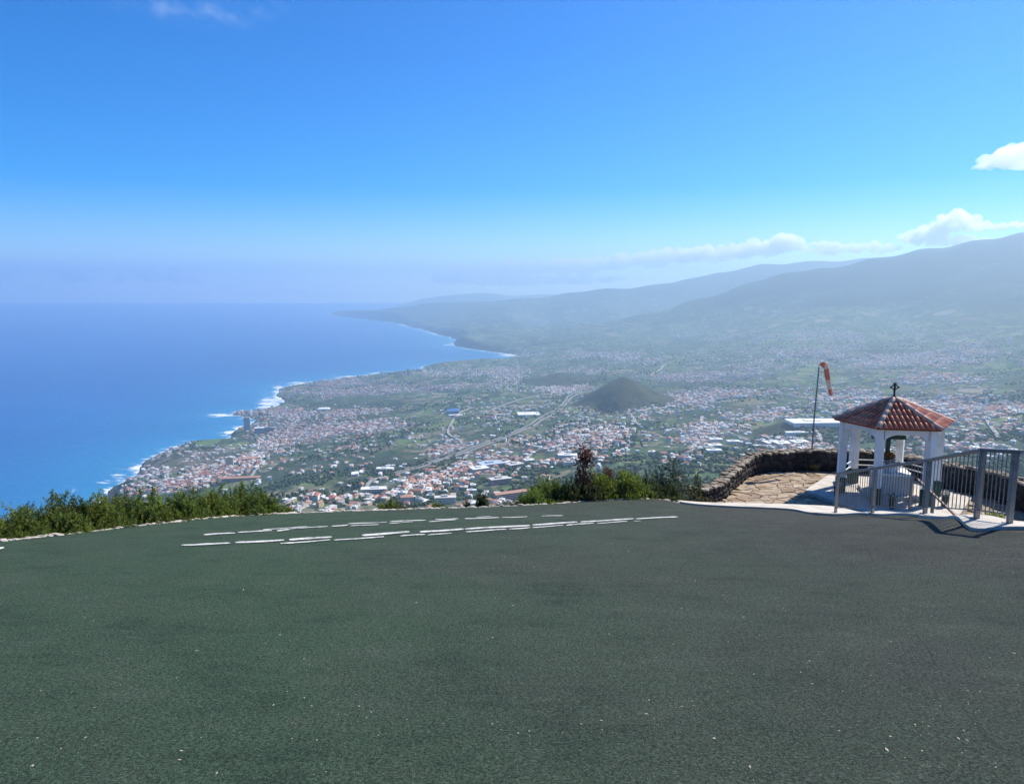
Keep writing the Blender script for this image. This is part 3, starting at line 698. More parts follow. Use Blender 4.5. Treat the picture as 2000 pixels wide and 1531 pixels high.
left = [(-60, 1000, 0, 'olive heath shrub cut off by the left frame edge'), (18, 1000, 1, 'dull green heath shrub at the left end of the rim'), (62, 982, 2, 'heath shrub with thin upright tips against the blue sea, second from left'),
        (108, 979, 3, 'bushy yellow green heath shrub in front of the blue sea'), (146, 975, 0, 'heath shrub standing just left of the gap showing the shore'),
        (196, 975, 1, 'heath shrub just right of the shore gap, below the seaside houses'), (238, 968, 2, 'heath shrub below the dark leafy one, near the rim stones'), (292, 966, 3, 'rounded heath shrub in the middle of the left thicket'),
        (350, 968, 0, 'heath shrub in shade where the rim starts to rise'), (398, 957, 1, 'tall heath shrub with yellow green tips at the right half of the thicket'), (440, 956, 2, 'heath shrub beside the tallest shoot of the thicket'),
        (478, 958, 3, 'dense heath shrub near the right end of the left thicket'), (512, 972, 0, 'last low heath shrub at the right end of the left thicket')]
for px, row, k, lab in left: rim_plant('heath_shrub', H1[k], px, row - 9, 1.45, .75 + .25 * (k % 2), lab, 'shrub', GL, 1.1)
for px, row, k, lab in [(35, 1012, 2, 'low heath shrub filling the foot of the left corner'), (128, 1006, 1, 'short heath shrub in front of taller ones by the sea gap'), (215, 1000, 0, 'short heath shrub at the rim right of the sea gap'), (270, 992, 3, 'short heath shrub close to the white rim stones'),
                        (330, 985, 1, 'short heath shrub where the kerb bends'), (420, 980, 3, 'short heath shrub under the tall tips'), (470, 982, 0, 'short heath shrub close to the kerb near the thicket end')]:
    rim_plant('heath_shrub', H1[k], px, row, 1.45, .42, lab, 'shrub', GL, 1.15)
rim_plant('leafy_shrub', HD[0], 236, 946, 1.5, 1.5, 'dark leafy shrub rising above the left thicket before the houses', 'shrub', None, .8)
rim_plant('leafy_shrub', HD[1], 455, 946, 1.5, 1.2, 'dark upright shrub topping the right half of the thicket', 'shrub', None, .7)
rim_plant('heath_shrub', HS, 570, 981, .8, .6, 'small lone heath tuft right of the thicket', 'shrub', None, .9); rim_plant('heath_shrub', HS, 755, 973, .8, .6, 'small lone yellow green heath bush above the kerb', 'shrub', None, 1.5)
rim_plant('heath_shrub', HS, 862, 976, .8, .6, 'small dark low heath bush left of the little conifer', 'shrub', None, 1.5); rim_plant('leafy_shrub', HC, 914, 968, 1.0, .9, 'thin small shrub just left of the little conifer', 'shrub', None, .8)
rim_plant('conifer_sapling', HC, 942, 950, 1.0, .8, 'small dark pointed conifer at the middle of the rim', 'conifer', None, .9)
for px, lab in ((800, 'tuft of dry grass at the kerb left of the low bush'), (985, 'tuft of dry grass right of the little conifer'), (1022, 'wide patch of olive grass before the bright shrub'), (1065, 'olive grass at the foot of the bright green shrub')):
    rim_plant('grass_tuft', HG, px, 976 if px > 1000 else 986, .55, .4, lab, 'grass tuft', 'grass tufts at the kerb', 1.3)
rim_plant('bright_shrub', HB2, 1076, 928, 1.35, .9, 'bright green pointed shrub left of the wine red one', 'shrub'); rim_plant('bright_shrub', HB2, 1112, 930, 1.35, .9, 'narrow bright green shrub against the wine red one', 'shrub', None, .62)
rim_plant('wine_red_shrub', BR, 1141, 907, 1.75, .9, 'tall wine red leaved shrub, highest of the rim plants', 'shrub', None, .62); rim_plant('wine_red_shrub', BR, 1186, 938, 1.75, 1.4, 'low reddish shrub behind the bright leafy bushes', 'shrub', None, .6)
rim_plant('leafy_shrub', HD[1], 1140, 926, 1.5, .6, 'dark green bush at the foot of the wine red shrub', 'shrub', None, .9)
rim_plant('bright_shrub', B1[0], 1172, 946, 1.1, .5, 'rounded bright leafy bush right of the wine red shrub', 'shrub', None, .85); rim_plant('bright_shrub', B1[1], 1222, 941, 1.1, .5, 'rounded bright leafy bush in the middle of the right thicket', 'shrub', None, .85)
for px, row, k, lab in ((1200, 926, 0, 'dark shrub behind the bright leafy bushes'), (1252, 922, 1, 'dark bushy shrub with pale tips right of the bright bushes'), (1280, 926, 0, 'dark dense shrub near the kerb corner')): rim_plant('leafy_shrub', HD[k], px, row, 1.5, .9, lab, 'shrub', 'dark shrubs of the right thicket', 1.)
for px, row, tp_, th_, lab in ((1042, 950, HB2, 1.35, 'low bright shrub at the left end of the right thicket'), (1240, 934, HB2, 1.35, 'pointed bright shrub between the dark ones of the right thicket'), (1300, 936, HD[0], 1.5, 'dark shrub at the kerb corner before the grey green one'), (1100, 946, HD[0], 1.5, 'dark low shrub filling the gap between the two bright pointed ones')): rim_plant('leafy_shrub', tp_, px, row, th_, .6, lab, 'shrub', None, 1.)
rim_plant('grey_shrub', BG, 1315, 926, 1.1, 1.2, 'grey green shrub before the end of the stone wall', 'shrub', None, .95)
rim_plant('scrub_bush', HB, 1345, 950, .95, 1.6, 'low brownish scrub beside the stone wall end', 'shrub', None, 1.1); rim_plant('scrub_bush', HB, 1392, 918, .95, 5.2, 'dry brown scrub behind the curving stone wall', 'shrub', None, .62)
rim_plant('conifer_sapling', HT, 1357, 898, 1.6, 2.6, 'slim dark conifer behind the curving stone wall', 'conifer', None, .55); rim_plant('scrub_bush', HB, 1420, 925, .95, 6.0, 'olive scrub showing above the stone wall', 'shrub', None, .5)
v = P(1368, 955, 22.6); o = empty('marker_post', (v.x, v.y, TER_Z - .6)); tag(o, 'thin pale wooden marker post behind the stone wall', 'post'); bmx = bmesh.new(); bm_tube(bmx, [(0, 0, 0), (.01, 0, 1.0), (.0, 0, P(1369, 930, 22.6).z - TER_Z + .6)], [.03, .028, .024], 7); from_bm('stake', bmx, plain('grey_wood', (.4, .36, .3), .9, .3, 20), o)
v = PZ(1877, 1000, TER_Z); plant('weed', heath(326, L_BRIGHT, .16, .55, 60, 30), (v.x, v.y - 1.5, TER_Z), 0, (1, 1, 1.55), 'yellow green weed growing by the rusty handrail', 'weed')
v = PZ(1583, 919, TER_Z); plant('weed', heath(327, L_SCRUB, .16, .6, 60, 30), (v.x, v.y - .1, TER_Z), 0, (1, 1, .95), 'dry pale weed at the foot of the windsock pole', 'weed')
# litter and grit on the pad
lv, lf = [], []
LCL = [(random.uniform(0, 2050), random.uniform(1100, 1530)) for _ in range(16)] + [(1850, 1480), (1800, 1440), (1620, 1330), (1900, 1380)]
for i in range(300):
    px = random.uniform(-60, 2060); py = 1045 + 500 * random.random() ** .8
    if random.random() < .45: cl_ = random.choice(LCL); px, py = random.gauss(cl_[0], 55), random.gauss(cl_[1], 22)
    if px < 900 and random.random() < .45: continue
    if py > 1560: continue
    s, tt = ray(px, py); Y = 1.6 / max(.05, (-tt - .19)); x = s * Y
    if Y > 12: continue
    z = float(pad_z(x, Y)[0]); r_ = random.uniform(.0018, .005) * (1.6 if random.random() < .12 else 1); a = random.uniform(0, 6); el = random.choice((1, 1, 2.6)); b = len(lv)
    ca, sa = math.cos(a), math.sin(a)
    for dx, dy, dz in ((-el, 0, 0), (0, -1, 0), (el, 0, 0), (0, 1, 0), (0, 0, .35)): lv.append((x + (dx * ca - dy * sa) * r_, Y + (dx * sa + dy * ca) * r_, z + .004 + dz * r_))
    lf += [(b, b + 1, b + 4), (b + 1, b + 2, b + 4), (b + 2, b + 3, b + 4), (b + 3, b, b + 4)]
tag(mesh('litter_grit', lv, lf, plain('pale_grit', (.42, .38, .28), .85, .6, 7)), 'scattered pale grit and dry leaf bits on the pad', 'litter', kind='stuff')

# ================================================================== 4  valley, mountains and sea
SEA = -750.0
TC = []                                             # terrain control points (s, log distance, z)
def tc_asl(px, row, asl):
    s, t_ = ray(px, row); Y = (SEA + asl - EYE) / t_; TC.append((s, math.log(Y), SEA + asl)); return Y
def tc_y(px, row, Y):
    s, t_ = ray(px, row); TC.append((s, math.log(Y), EYE + t_ * Y))
def tc_raw(s, Y, z): TC.append((s, math.log(Y), z))
for s_ in (-1.15, -.75, -.4, 0, .4, .75, 1.15):      # the slope hidden under the rim
    for Y, z in ((40, -22), (110, -56), (320, -150), (700, -275)): tc_raw(s_, Y, z)
for px in (-600, 0): 
    for row, a in ((985, 40), (930, 30), (850, 20), (750, 15), (680, 10)): tc_asl(px, row, a)
cols = {250: [(1005, 150), (985, 75), (960, 62), (930, 50), (905, 32), (860, 20), (800, 20)],
        500: [(992, 330), (950, 185), (900, 105), (870, 60), (850, 30), (820, 20), (780, 20)],
        750: [(992, 340), (950, 260), (900, 195), (850, 150), (800, 90), (760, 50), (740, 20), (715, 12)],
        1000: [(975, 350), (940, 310), (900, 280), (850, 230), (800, 175), (750, 105), (715, 35), (700, 12)],
        1250: [(950, 370), (900, 325), (850, 275), (800, 220), (750, 175), (710, 150), (685, 150), (660, 175), (640, 215)],
        1500: [(945, 390), (880, 335), (840, 310), (800, 290), (750, 262), (700, 252), (665, 285), (640, 325)],
        1750: [(950, 410), (880, 365), (800, 335), (750, 315), (700, 315), (660, 345), (630, 410)],
        2000: [(970, 430), (880, 400), (800, 380), (750, 372), (700, 385), (650, 440), (610, 545)],
        2400: [(980, 460), (880, 440), (800, 430), (750, 440), (700, 480), (650, 580)]}
for px, l in cols.items():
    for row, a in l: tc_asl(px, row, a)
# front ridge (C): crest rows with distance, and the ground falling behind it
for px, row, Y in ((1060, 652, 10300), (1150, 634, 10200), (1250, 612, 10100), (1350, 583, 10000), (1450, 551, 9900), (1530, 531, 9700), (1600, 520, 9500), (1700, 500, 9200), (1800, 481, 9000), (1900, 466, 8800), (2000, 447, 8600), (2200, 432, 8400), (2400, 430, 8200)):
    tc_y(px, row, Y); s_, _ = ray(px, row); zc = EYE + _ * Y; tc_raw(s_, Y * 1.22, zc - 170 - .18 * max(0, zc + 500))
for px, row, Y in ((1350, 640, 8900), (1450, 615, 8600), (1530, 600, 8300), (1600, 590, 8000), (1700, 572, 7700), (1800, 560, 7400), (1900, 550, 7100), (2000, 535, 6900), (2200, 510, 6700)): tc_y(px, row, Y)
# second ridge (B)
for px, row, Y in [(p_, r_, y_ * .9) for p_, r_, y_ in ((700, 608, 19000), (760, 602, 18600), (830, 592, 18200), (900, 588, 18000), (1000, 583, 17800), (1100, 572, 17600), (1180, 562, 17400), (1270, 553, 17200), (1340, 543, 17000), (1400, 532, 16800), (1450, 523, 16600), (1500, 514, 16400), (1590, 507, 16200), (1700, 500, 16000), (2000, 495, 15000), (2400, 495, 15000))]:
    tc_y(px, row, Y); s_, _ = ray(px, row); zc = EYE + _ * Y; tc_raw(s_, Y * 1.25, max(zc - 500, SEA + 40))
for px, row, Y in [(p_, r_, y_ * .92) for p_, r_, y_ in ((800, 625, 15400), (900, 628, 14000), (1000, 620, 12800), (1000, 602, 15000), (1100, 618, 12800), (1100, 596, 15000), (1200, 604, 13600), (1200, 585, 15000), (1270, 575, 15200), (1400, 552, 15400), (900, 608, 16000))]: tc_y(px, row, Y)
# headland (D)
for px, row, Y in ((890, 656, 9300), (930, 655, 9400), (980, 656, 9450), (1030, 657, 9450), (1080, 655, 9550)): tc_y(px, row, Y)
for px, row, a in ((1040, 685, 60), (1100, 680, 110), (1160, 672, 135), (1120, 700, 70)): tc_asl(px, row, a)
# far range (A)
for px, row in ((770, 597), (800, 590), (830, 583), (880, 578), (910, 574), (960, 571), (1050, 574), (1150, 578), (1300, 580), (1600, 580), (2000, 580)): tc_y(px, row, 25500)
for px in (800, 1000, 1300): tc_asl(px, 600, 60)
for s_ in (-1.15, -.6, -.3): 
    for Y in (12000, 21000, 30000): tc_raw(s_, Y, SEA + 10)
for s_ in (0, .5, 1.1): tc_raw(s_, 30000, SEA + 100)
TCa = np.array(TC); KS, KL = 3.2, 1.0
tcp = np.stack([TCa[:, 0] * KS, TCa[:, 1] * KL], 1)
_A = -np.sqrt(((tcp[:, None] - tcp[None]) ** 2).sum(-1) + 1e-4) + np.eye(len(tcp)) * -1e-3
_Q = np.c_[np.ones(len(tcp)), tcp]; _M = np.block([[_A, _Q], [_Q.T, np.zeros((3, 3))]]); TW = np.linalg.solve(_M, np.r_[TCa[:, 2], 0, 0, 0])
def rbf(s_, Y):
    p = np.stack([s_ * KS, np.log(Y) * KL], 1); o = np.empty(len(p))
    for k in range(0, len(p), 20000):
        q = p[k:k + 20000]; o[k:k + 20000] = -np.sqrt(((q[:, None, 0] - tcp[None, :, 0]) ** 2 + (q[:, None, 1] - tcp[None, :, 1]) ** 2) + 1e-4) @ TW[:-3] + TW[-3] + q @ TW[-2:]
    return o
# coast line: shore pixels met with the sea level
SHORE = [(60, 1250), (150, 1090), (172, 1015), (188, 985), (219, 950), (262, 933), (272, 915), (285, 903), (300, 891), (330, 876), (360, 866), (405, 864), (440, 862), (447, 850), (466, 834), (486, 830), (497, 822), (470, 814), (446, 811), (462, 804), (500, 801), (535, 796),
         (548, 786), (543, 773), (541, 760), (575, 752), (610, 747), (665, 739), (720, 732), (768, 727), (800, 725), (825, 724), (826, 717), (850, 713), (890, 709), (930, 705), (985, 701), (1015, 696), (1000, 692), (960, 687), (915, 681), (893, 676), (884, 671), (900, 667),
         (880, 658), (862, 655), (845, 650), (822, 643), (805, 640), (790, 634), (765, 629), (735, 626), (700, 622), (660, 618), (642, 614), (665, 609.5), (720, 607), (765, 602)]
coast = [tuple(PZ(a, b, SEA)[:2]) for a, b in SHORE] 
far = P(764, 597, 24500); coast += [(far.x, 24700), (far.x + 1200, 27000), (2500, 30500)]
land = coast + [(70000, 30500), (70000, -3000), (-2500, -3000), (-2500, 900)]
def coast_sd(x, y):
    d = np.full(x.shape, 1e12)
    for (x1, y1), (x2, y2) in zip(coast, coast[1:]):
        dx, dy = x2 - x1, y2 - y1; t_ = np.clip(((x - x1) * dx + (y - y1) * dy) / (dx * dx + dy * dy), 0, 1)
        d = np.minimum(d, (x - x1 - t_ * dx) ** 2 + (y - y1 - t_ * dy) ** 2)
    return np.sqrt(d) * np.where(inside(land, x, y), 1, -1)
NS, NY = 660, 540; Y0, Y1 = 42., 30000.
gs = np.linspace(-1.18, 1.18, NS); gl = np.concatenate([np.linspace(math.log(Y0), math.log(1000), 60, endpoint=False), np.linspace(math.log(1000), math.log(Y1), NY - 60)])
SS, LL = np.meshgrid(gs, gl, indexing='ij'); YY = np.exp(LL); XX = SS * YY
zz = rbf(SS.ravel(), YY.ravel()).reshape(SS.shape)
zb = zz.copy()
for _ in range(26): zb = (np.roll(zb, 1, 0) + np.roll(zb, -1, 0) + 2 * zb) / 4; zb[0] = zb[1]; zb[-1] = zb[-2]
for _ in range(5): zb = (np.roll(zb, 1, 1) + np.roll(zb, -1, 1) + 2 * zb) / 4; zb[:, 0] = zz[:, 0]; zb[:, -1] = zz[:, -1]
zz = zz + (zb - zz) * smooth(YY, 3500, 6500)
wx = XX + 60 * (fbm(XX / 220, YY / 220, 3, 5) - .5); wy = YY + 60 * (fbm(XX / 220, YY / 220, 3, 9) - .5)
sd = coast_sd(wx.ravel(), wy.ravel()).reshape(SS.shape)
asl = zz - SEA
mt = smooth(asl, 420, 1100); farm = smooth(YY, 8000, 12000)
rav = ridged(XX / 1500 + .3 * fbm(XX / 900, YY / 900, 3, 1), YY / 1900, 4, 21)
rough_n = fbm(XX / 900, YY / 900, 5, 31) - .5
asl = asl + farm * (rough_n * 55 + (rav - .62) * 75 * (.35 + mt)) * smooth(sd, 100, 1600) * smooth(asl, 40, 500)
nearv = smooth(YY, 900, 1500)
asl = asl + nearv * (1 - farm) * ((fbm(XX / 420, YY / 420, 4, 41) - .5) * 34 - 26 * smooth(ridged(XX / 1300 + YY / 2600, YY / 4200 - XX / 3000, 2, 51), .86, .99)) * smooth(sd, 60, 500)
# volcanic cones
def cone(px, row, asl0, hgt, rx, ry, pw=1.25, crater=.0):
    global asl
    s_, t_ = ray(px, row); Y = (SEA + asl0 - EYE) / t_; X = s_ * Y
    d = np.sqrt(((XX - X) / rx) ** 2 + ((YY - Y) / ry) ** 2) * (1 + .22 * (fbm(XX / 160, YY / 160, 3, 61) - .5))
    b = np.clip(1 - d, 0, 1); b = b * b * (3 - 2 * b) * .5 + .5 * b; b = b - .18 * np.clip(b - .72, 0, 1) ; asl = asl + hgt * b + 10 * (fbm(XX / 60, YY / 60, 3, 71) - .5) * (b > 0.02) * smooth(b, .02, .2); return X, Y, rx, ry
cones = [cone(1215, 788, 205, 132, 245, 300), cone(1095, 742, 115, 55, 300, 400, 1.0), cone(1545, 845, 305, 32, 130, 120, .8)]
asl = np.where(sd > 0, np.maximum(asl, 14) * smooth(sd, -5, 120) ** .7, -25 - 20 * smooth(-sd, 0, 200)); ZZ = SEA + asl
# keep everything under the rim's line of sight
ZZ = np.where(YY < 1000, np.minimum(ZZ, EYE - .335 * YY - 6), ZZ)
tv = np.stack([XX, YY, ZZ], -1).reshape(-1, 3)
ii = (np.arange(NS - 1)[:, None] * NY + np.arange(NY - 1)[None]).ravel()
tf = np.stack([ii, ii + NY, ii + NY + 1, ii + 1], 1)
def grid_mesh(name, V, Fq, mat, attrs):
    me = bpy.data.meshes.new(name); me.vertices.add(len(V)); me.vertices.foreach_set('co', V.ravel().astype(np.float32))
    me.loops.add(len(Fq) * 4); me.loops.foreach_set('vertex_index', Fq.ravel().astype(np.int32)); me.polygons.add(len(Fq)); me.polygons.foreach_set('loop_start', np.arange(0, 4 * len(Fq), 4, dtype=np.int32))
    me.polygons.foreach_set('use_smooth', np.ones(len(Fq), bool))
    for k, a in attrs.items(): at = me.attributes.new(k, 'FLOAT', 'POINT'); at.data.foreach_set('value', a.ravel().astype(np.float32))
    me.update(); me.materials.append(mat); o = bpy.data.objects.new(name, me); link(o); return o
# ---- towns: pixel ellipses (px, row, rx, ry, weight)
TOWNS = [(640, 990, 110, 16, 240), (560, 985, 60, 10, 60), (880, 935, 105, 32, 420), (960, 912, 60, 16, 110), (1000, 978, 52, 12, 110), (800, 960, 70, 25, 150), (330, 938, 85, 20, 420), (420, 922, 55, 12, 120), (390, 888, 80, 11, 330), (480, 895, 32, 14, 110), (540, 872, 60, 10, 170),
         (620, 845, 110, 22, 620), (720, 838, 60, 18, 260), (690, 808, 60, 9, 150), (560, 808, 45, 10, 150), (480, 806, 25, 4, 40), (640, 765, 100, 10, 520), (720, 748, 110, 9, 520), (800, 755, 90, 14, 360), (880, 722, 110, 8, 420), (940, 735, 110, 16, 420), (870, 872, 55, 14, 180), (960, 785, 55, 9, 130),
         (1000, 760, 70, 8, 200), (1100, 760, 60, 7, 170), (1130, 728, 50, 8, 130), (1180, 850, 50, 14, 110), (1120, 870, 70, 14, 100), (1340, 780, 48, 10, 200), (1450, 812, 70, 8, 170), (1360, 865, 26, 30, 130), (1390, 830, 40, 14, 90), (1560, 868, 60, 16, 110), (1330, 897, 35, 10, 110), (1130, 905, 60, 12, 70),
         (1430, 770, 60, 8, 110), (1500, 700, 230, 14, 800), (1650, 700, 200, 22, 700), (1780, 735, 160, 20, 620), (1900, 785, 120, 18, 520), (1960, 830, 80, 20, 260), (1880, 870, 120, 25, 160), (1700, 780, 90, 12, 200), (1850, 690, 200, 22, 600), (1250, 700, 180, 10, 360), (1100, 690, 110, 7, 200), (1400, 735, 150, 14, 330),
         (1290, 735, 60, 8, 160), (1150, 640, 200, 12, 160), (1050, 620, 160, 16, 160), (1420, 655, 160, 14, 200), (1700, 655, 250, 14, 300), (1200, 800, 300, 70, 420), (800, 850, 300, 90, 330), (1650, 790, 350, 90, 620), (400, 940, 120, 30, 60)]
def hit(px, row):
    """ray through a pixel against the height grid -> X, Y, Z (nan where it misses)"""
    u = (px - 1000) / F_PX; v = (row - 765.5) / F_PX; dy = CT - v * ST; s_ = u / dy; t_ = (-ST - v * CT) / dy
    i = np.clip(np.round((s_ + 1.18) / 2.36 * (NS - 1)).astype(int), 0, NS - 1); Yg = np.exp(gl)
    hitm = (ZZ[i] >= EYE + t_[:, None] * Yg[None]) & (Yg[None] > 1000); j = hitm.argmax(1); ok = hitm.any(1) & (j > 0)
    j0 = np.maximum(j - 1, 0); a = ZZ[i, j0] - (EYE + t_ * Yg[j0]); b = ZZ[i, j] - (EYE + t_ * Yg[j]); f = np.clip(-a / np.maximum(b - a, 1e-6), 0, 1)
    Y = Yg[j0] + (Yg[j] - Yg[j0]) * f; Y = np.where(ok, Y, np.nan); return s_ * Y, Y, EYE + t_ * Y, ok
def ground_z(X, Y):
    s_ = np.clip((X / Y + 1.18) / 2.36 * (NS - 1), 0, NS - 1.001); l = np.interp(np.log(Y), gl, np.arange(NY)); l = np.clip(l, 0, NY - 1.001)
    i = s_.astype(int); j = l.astype(int); a = s_ - i; b = l - j
    return (ZZ[i, j] * (1 - a) + ZZ[i + 1, j] * a) * (1 - b) + (ZZ[i, j + 1] * (1 - a) + ZZ[i + 1, j + 1] * a) * b
def land_sd(X, Y): return coast_sd(np.asarray(X, float), np.asarray(Y, float))
# urban tint on the ground where houses stand thick
pos_n = []
for px, row, rx, ry, wgt in TOWNS: 
    k = int(wgt * 2.3); pos_n.append(np.stack([rng.normal(px, rx * .62, k), rng.normal(row, ry * .62, k), np.full(k, -9. if rx >= 250 else rng.uniform(-.9, .9))], 1))
pos_n = np.concatenate(pos_n)
hx, hy, hz_, ok = hit(pos_n[:, 0], pos_n[:, 1]); 
town_a = pos_n[:, 2]; ok &= (hy > 1150) & (hy < 15000); gap = fbm(np.nan_to_num(hx) / 330, np.nan_to_num(hy) / 330, 3, 88); ok &= (gap > .525) | (rng.uniform(size=len(gap)) < .11); hx, hy, hz_, town_a = hx[ok], hy[ok], hz_[ok], town_a[ok]
snap = (town_a > -5) & (rng.uniform(size=len(hx)) < .85); ca_, sa_ = np.cos(town_a), np.sin(town_a); tu = hx * ca_ + hy * sa_; tvv = -hx * sa_ + hy * ca_; blk = np.where(hy < 3500, 27., 36.); tvv = np.where(snap, np.round(tvv / blk) * blk + rng.normal(0, 2., len(hx)), tvv); tu = np.where(snap & (rng.uniform(size=len(hx)) < .3), np.round(tu / 90) * 90 + rng.normal(0, 3, len(hx)), tu); hx, hy = np.where(snap, tu * ca_ - tvv * sa_, hx), np.where(snap, tu * sa_ + tvv * ca_, hy)
okd = land_sd(hx, hy) > 18
for X, Y, rx, ry in cones: okd &= ((hx - X) / rx) ** 2 + ((hy - Y) / ry) ** 2 > .9
hx, hy, hz_, town_a = hx[okd], hy[okd], hz_[okd], town_a[okd]
urb = np.zeros(SS.shape); si = np.clip(np.round((hx / hy + 1.18) / 2.36 * (NS - 1)).astype(int), 0, NS - 1); li = np.clip(np.round(np.interp(np.log(hy), gl, np.arange(NY))).astype(int), 0, NY - 1)
np.add.at(urb, (si, li), 1.0)
for _ in range(3):
    urb = (np.roll(urb, 1, 0) + np.roll(urb, -1, 0) + urb * 2) / 4; urb = (np.roll(urb, 1, 1) + np.roll(urb, -1, 1) + urb * 2) / 4
urb = np.clip(urb * .9 - .12, 0, .8)
bare = np.zeros(SS.shape)
for px, row, rx, ry in ((350, 905, 70, 14), (600, 955, 60, 8), (560, 985, 60, 6), (520, 905, 30, 10), (1390, 850, 25, 8), (1540, 822, 55, 8), (430, 880, 50, 8), (750, 875, 30, 8)):
    X, Y, Z, o_ = hit(np.array([float(px)]), np.array([float(row)])); X, Y = X[0], Y[0]; rw = rx / F_PX * Y; rl = ry / F_PX * Y / max(.08, abs(ray(px, row)[1]))
    bare = np.maximum(bare, np.exp(-(((XX - X) / rw) ** 2 + ((YY - Y) / rl) ** 2) * 1.2))
cliff = smooth(sd, 220, 30)

# ---- terrain material: patchwork of plots, banana terraces, scrub, forest on the heights
t = NT('valley_land'); g = t.n('NewGeometry').outputs['Position']; sep = t.n('SeparateXYZ', {'Vector': g}); alt_ = t.math('ADD', sep.outputs['Z'], 750.)
warp = t.n('TexNoise', {'Vector': g, 'Scale': .004, 'Detail': 3.}); wv = t.n('VectorMath', {0: warp.outputs['Color'], 1: (90., 90., 0.)}, operation='MULTIPLY'); gv = t.n('VectorMath', {0: g, 1: wv.outputs[0]}, operation='ADD')
flatv = t.n('Mapping', {'Vector': gv.outputs[0], 'Scale': (1 / 95., 1 / 150., 0), 'Rotation': (0, 0, .5)})
vor = t.n('TexVoronoi', {'Vector': flatv, 'Scale': 1., 'Randomness': .9}, distance='CHEBYCHEV'); vc = t.n('SeparateColor', {'Color': vor.outputs['Color']})
fl2 = t.n('Mapping', {'Vector': gv.outputs[0], 'Scale': (1 / 38., 1 / 70., 0), 'Rotation': (0, 0, .2)}); vor2 = t.n('TexVoronoi', {'Vector': fl2, 'Scale': 1.}, distance='CHEBYCHEV'); vc2 = t.n('SeparateColor', {'Color': vor2.outputs['Color']})
PLOT = [(0, (.03, .056, .028)), (.2, (.06, .095, .04)), (.36, (.036, .066, .034)), (.48, (.125, .165, .06)), (.58, (.065, .105, .045)), (.68, (.15, .14, .085)), (.76, (.045, .074, .04)), (.86, (.24, .21, .15)), (.93, (.1, .16, .055))]
plot = t.ramp(vc.outputs[0], PLOT, 'CONSTANT'); plot2 = t.ramp(vc2.outputs[1], PLOT, 'CONSTANT'); plot = t.mix(t.map(vc.outputs[2], .35, .5), plot, plot2)
# terrace lines inside plots
rowv = t.n('TexWave', {'Vector': t.n('Mapping', {'Vector': gv.outputs[0], 'Scale': (1 / 60., 1 / 60., 0), 'Rotation': (0, 0, 1.1)}), 'Scale': 1.6, 'Distortion': 2.5, 'Detail': 2.})
plot = t.mix(t.math('MULTIPLY', t.map(vc.outputs[1], .5, .6), t.map(rowv.outputs['Fac'], .62, .95, 0, .55)), plot, (.16, .155, .12))
hed = t.map(t.n('TexVoronoi', {'Vector': flatv, 'Scale': 1., 'Randomness': .9}, feature='DISTANCE_TO_EDGE').outputs['Distance'], .035, .015, 0, .7); plot = t.mix(hed, plot, (.02, .036, .02))
n_s = t.noise(.02, 6); n_b = t.noise(.0016, 4); n_f = t.noise(.09, 4)
plot = t.mix(t.map(n_b, .5, .66, 0, .5), plot, t.ramp(n_s, [(.35, (.028, .046, .024)), (.6, (.062, .082, .04)), (.75, (.12, .11, .07))]))
urban = t.ramp(t.noise(.035, 4), [(.35, (.07, .09, .06)), (.5, (.16, .15, .13)), (.65, (.27, .25, .225))])
plot = t.mix(t.attr('urb'), plot, urban)
barec = t.ramp(t.noise(.012, 6), [(.3, (.14, .11, .075)), (.55, (.235, .195, .14)), (.72, (.3, .26, .2))]); plot = t.mix(t.math('MULTIPLY', t.attr('bare'), t.map(n_s, .3, .55)), plot, barec)
forest = t.ramp(n_s, [(.3, (.012, .02, .014)), (.6, (.024, .034, .022)), (.8, (.05, .05, .035))])
fm = t.math('ADD', t.map(alt_, 430, 620), t.map(n_b, .35, .65, -.35, .35)); plot = t.mix(t.math('MINIMUM', t.math('MAXIMUM', fm, 0.), 1.), plot, forest)
plot = t.mix(t.attr('cone'), plot, t.ramp(n_s, [(.3, (.03, .042, .024)), (.6, (.06, .066, .036)), (.8, (.1, .085, .05))]))
rock = t.ramp(t.noise(.03, 5), [(.3, (.035, .032, .03)), (.65, (.1, .085, .07))]); slope = t.n('SeparateXYZ', {'Vector': t.n('NewGeometry').outputs['Normal']}).outputs['Z']
plot = t.mix(t.math('MULTIPLY', t.attr('cliff'), t.map(slope, .93, .8)), plot, rock)
plot = t.mix(1., plot, t.ramp(n_f, [(.3, .7), (.7, 1.3)]), 'MULTIPLY')
M_LAND = t.pbr(plot, .95, t.bump(t.math('ADD', n_s, n_f), .5, 6.), .1)
conem = np.zeros(SS.shape)
for X, Y, rx, ry in cones: conem = np.maximum(conem, smooth(1 - np.sqrt(((XX - X) / rx) ** 2 + ((YY - Y) / ry) ** 2), .0, .1))
terrain = tag(grid_mesh('valley_terrain', tv, tf, M_LAND, {'urb': urb, 'bare': bare, 'cliff': cliff, 'cone': conem}), kind='structure')

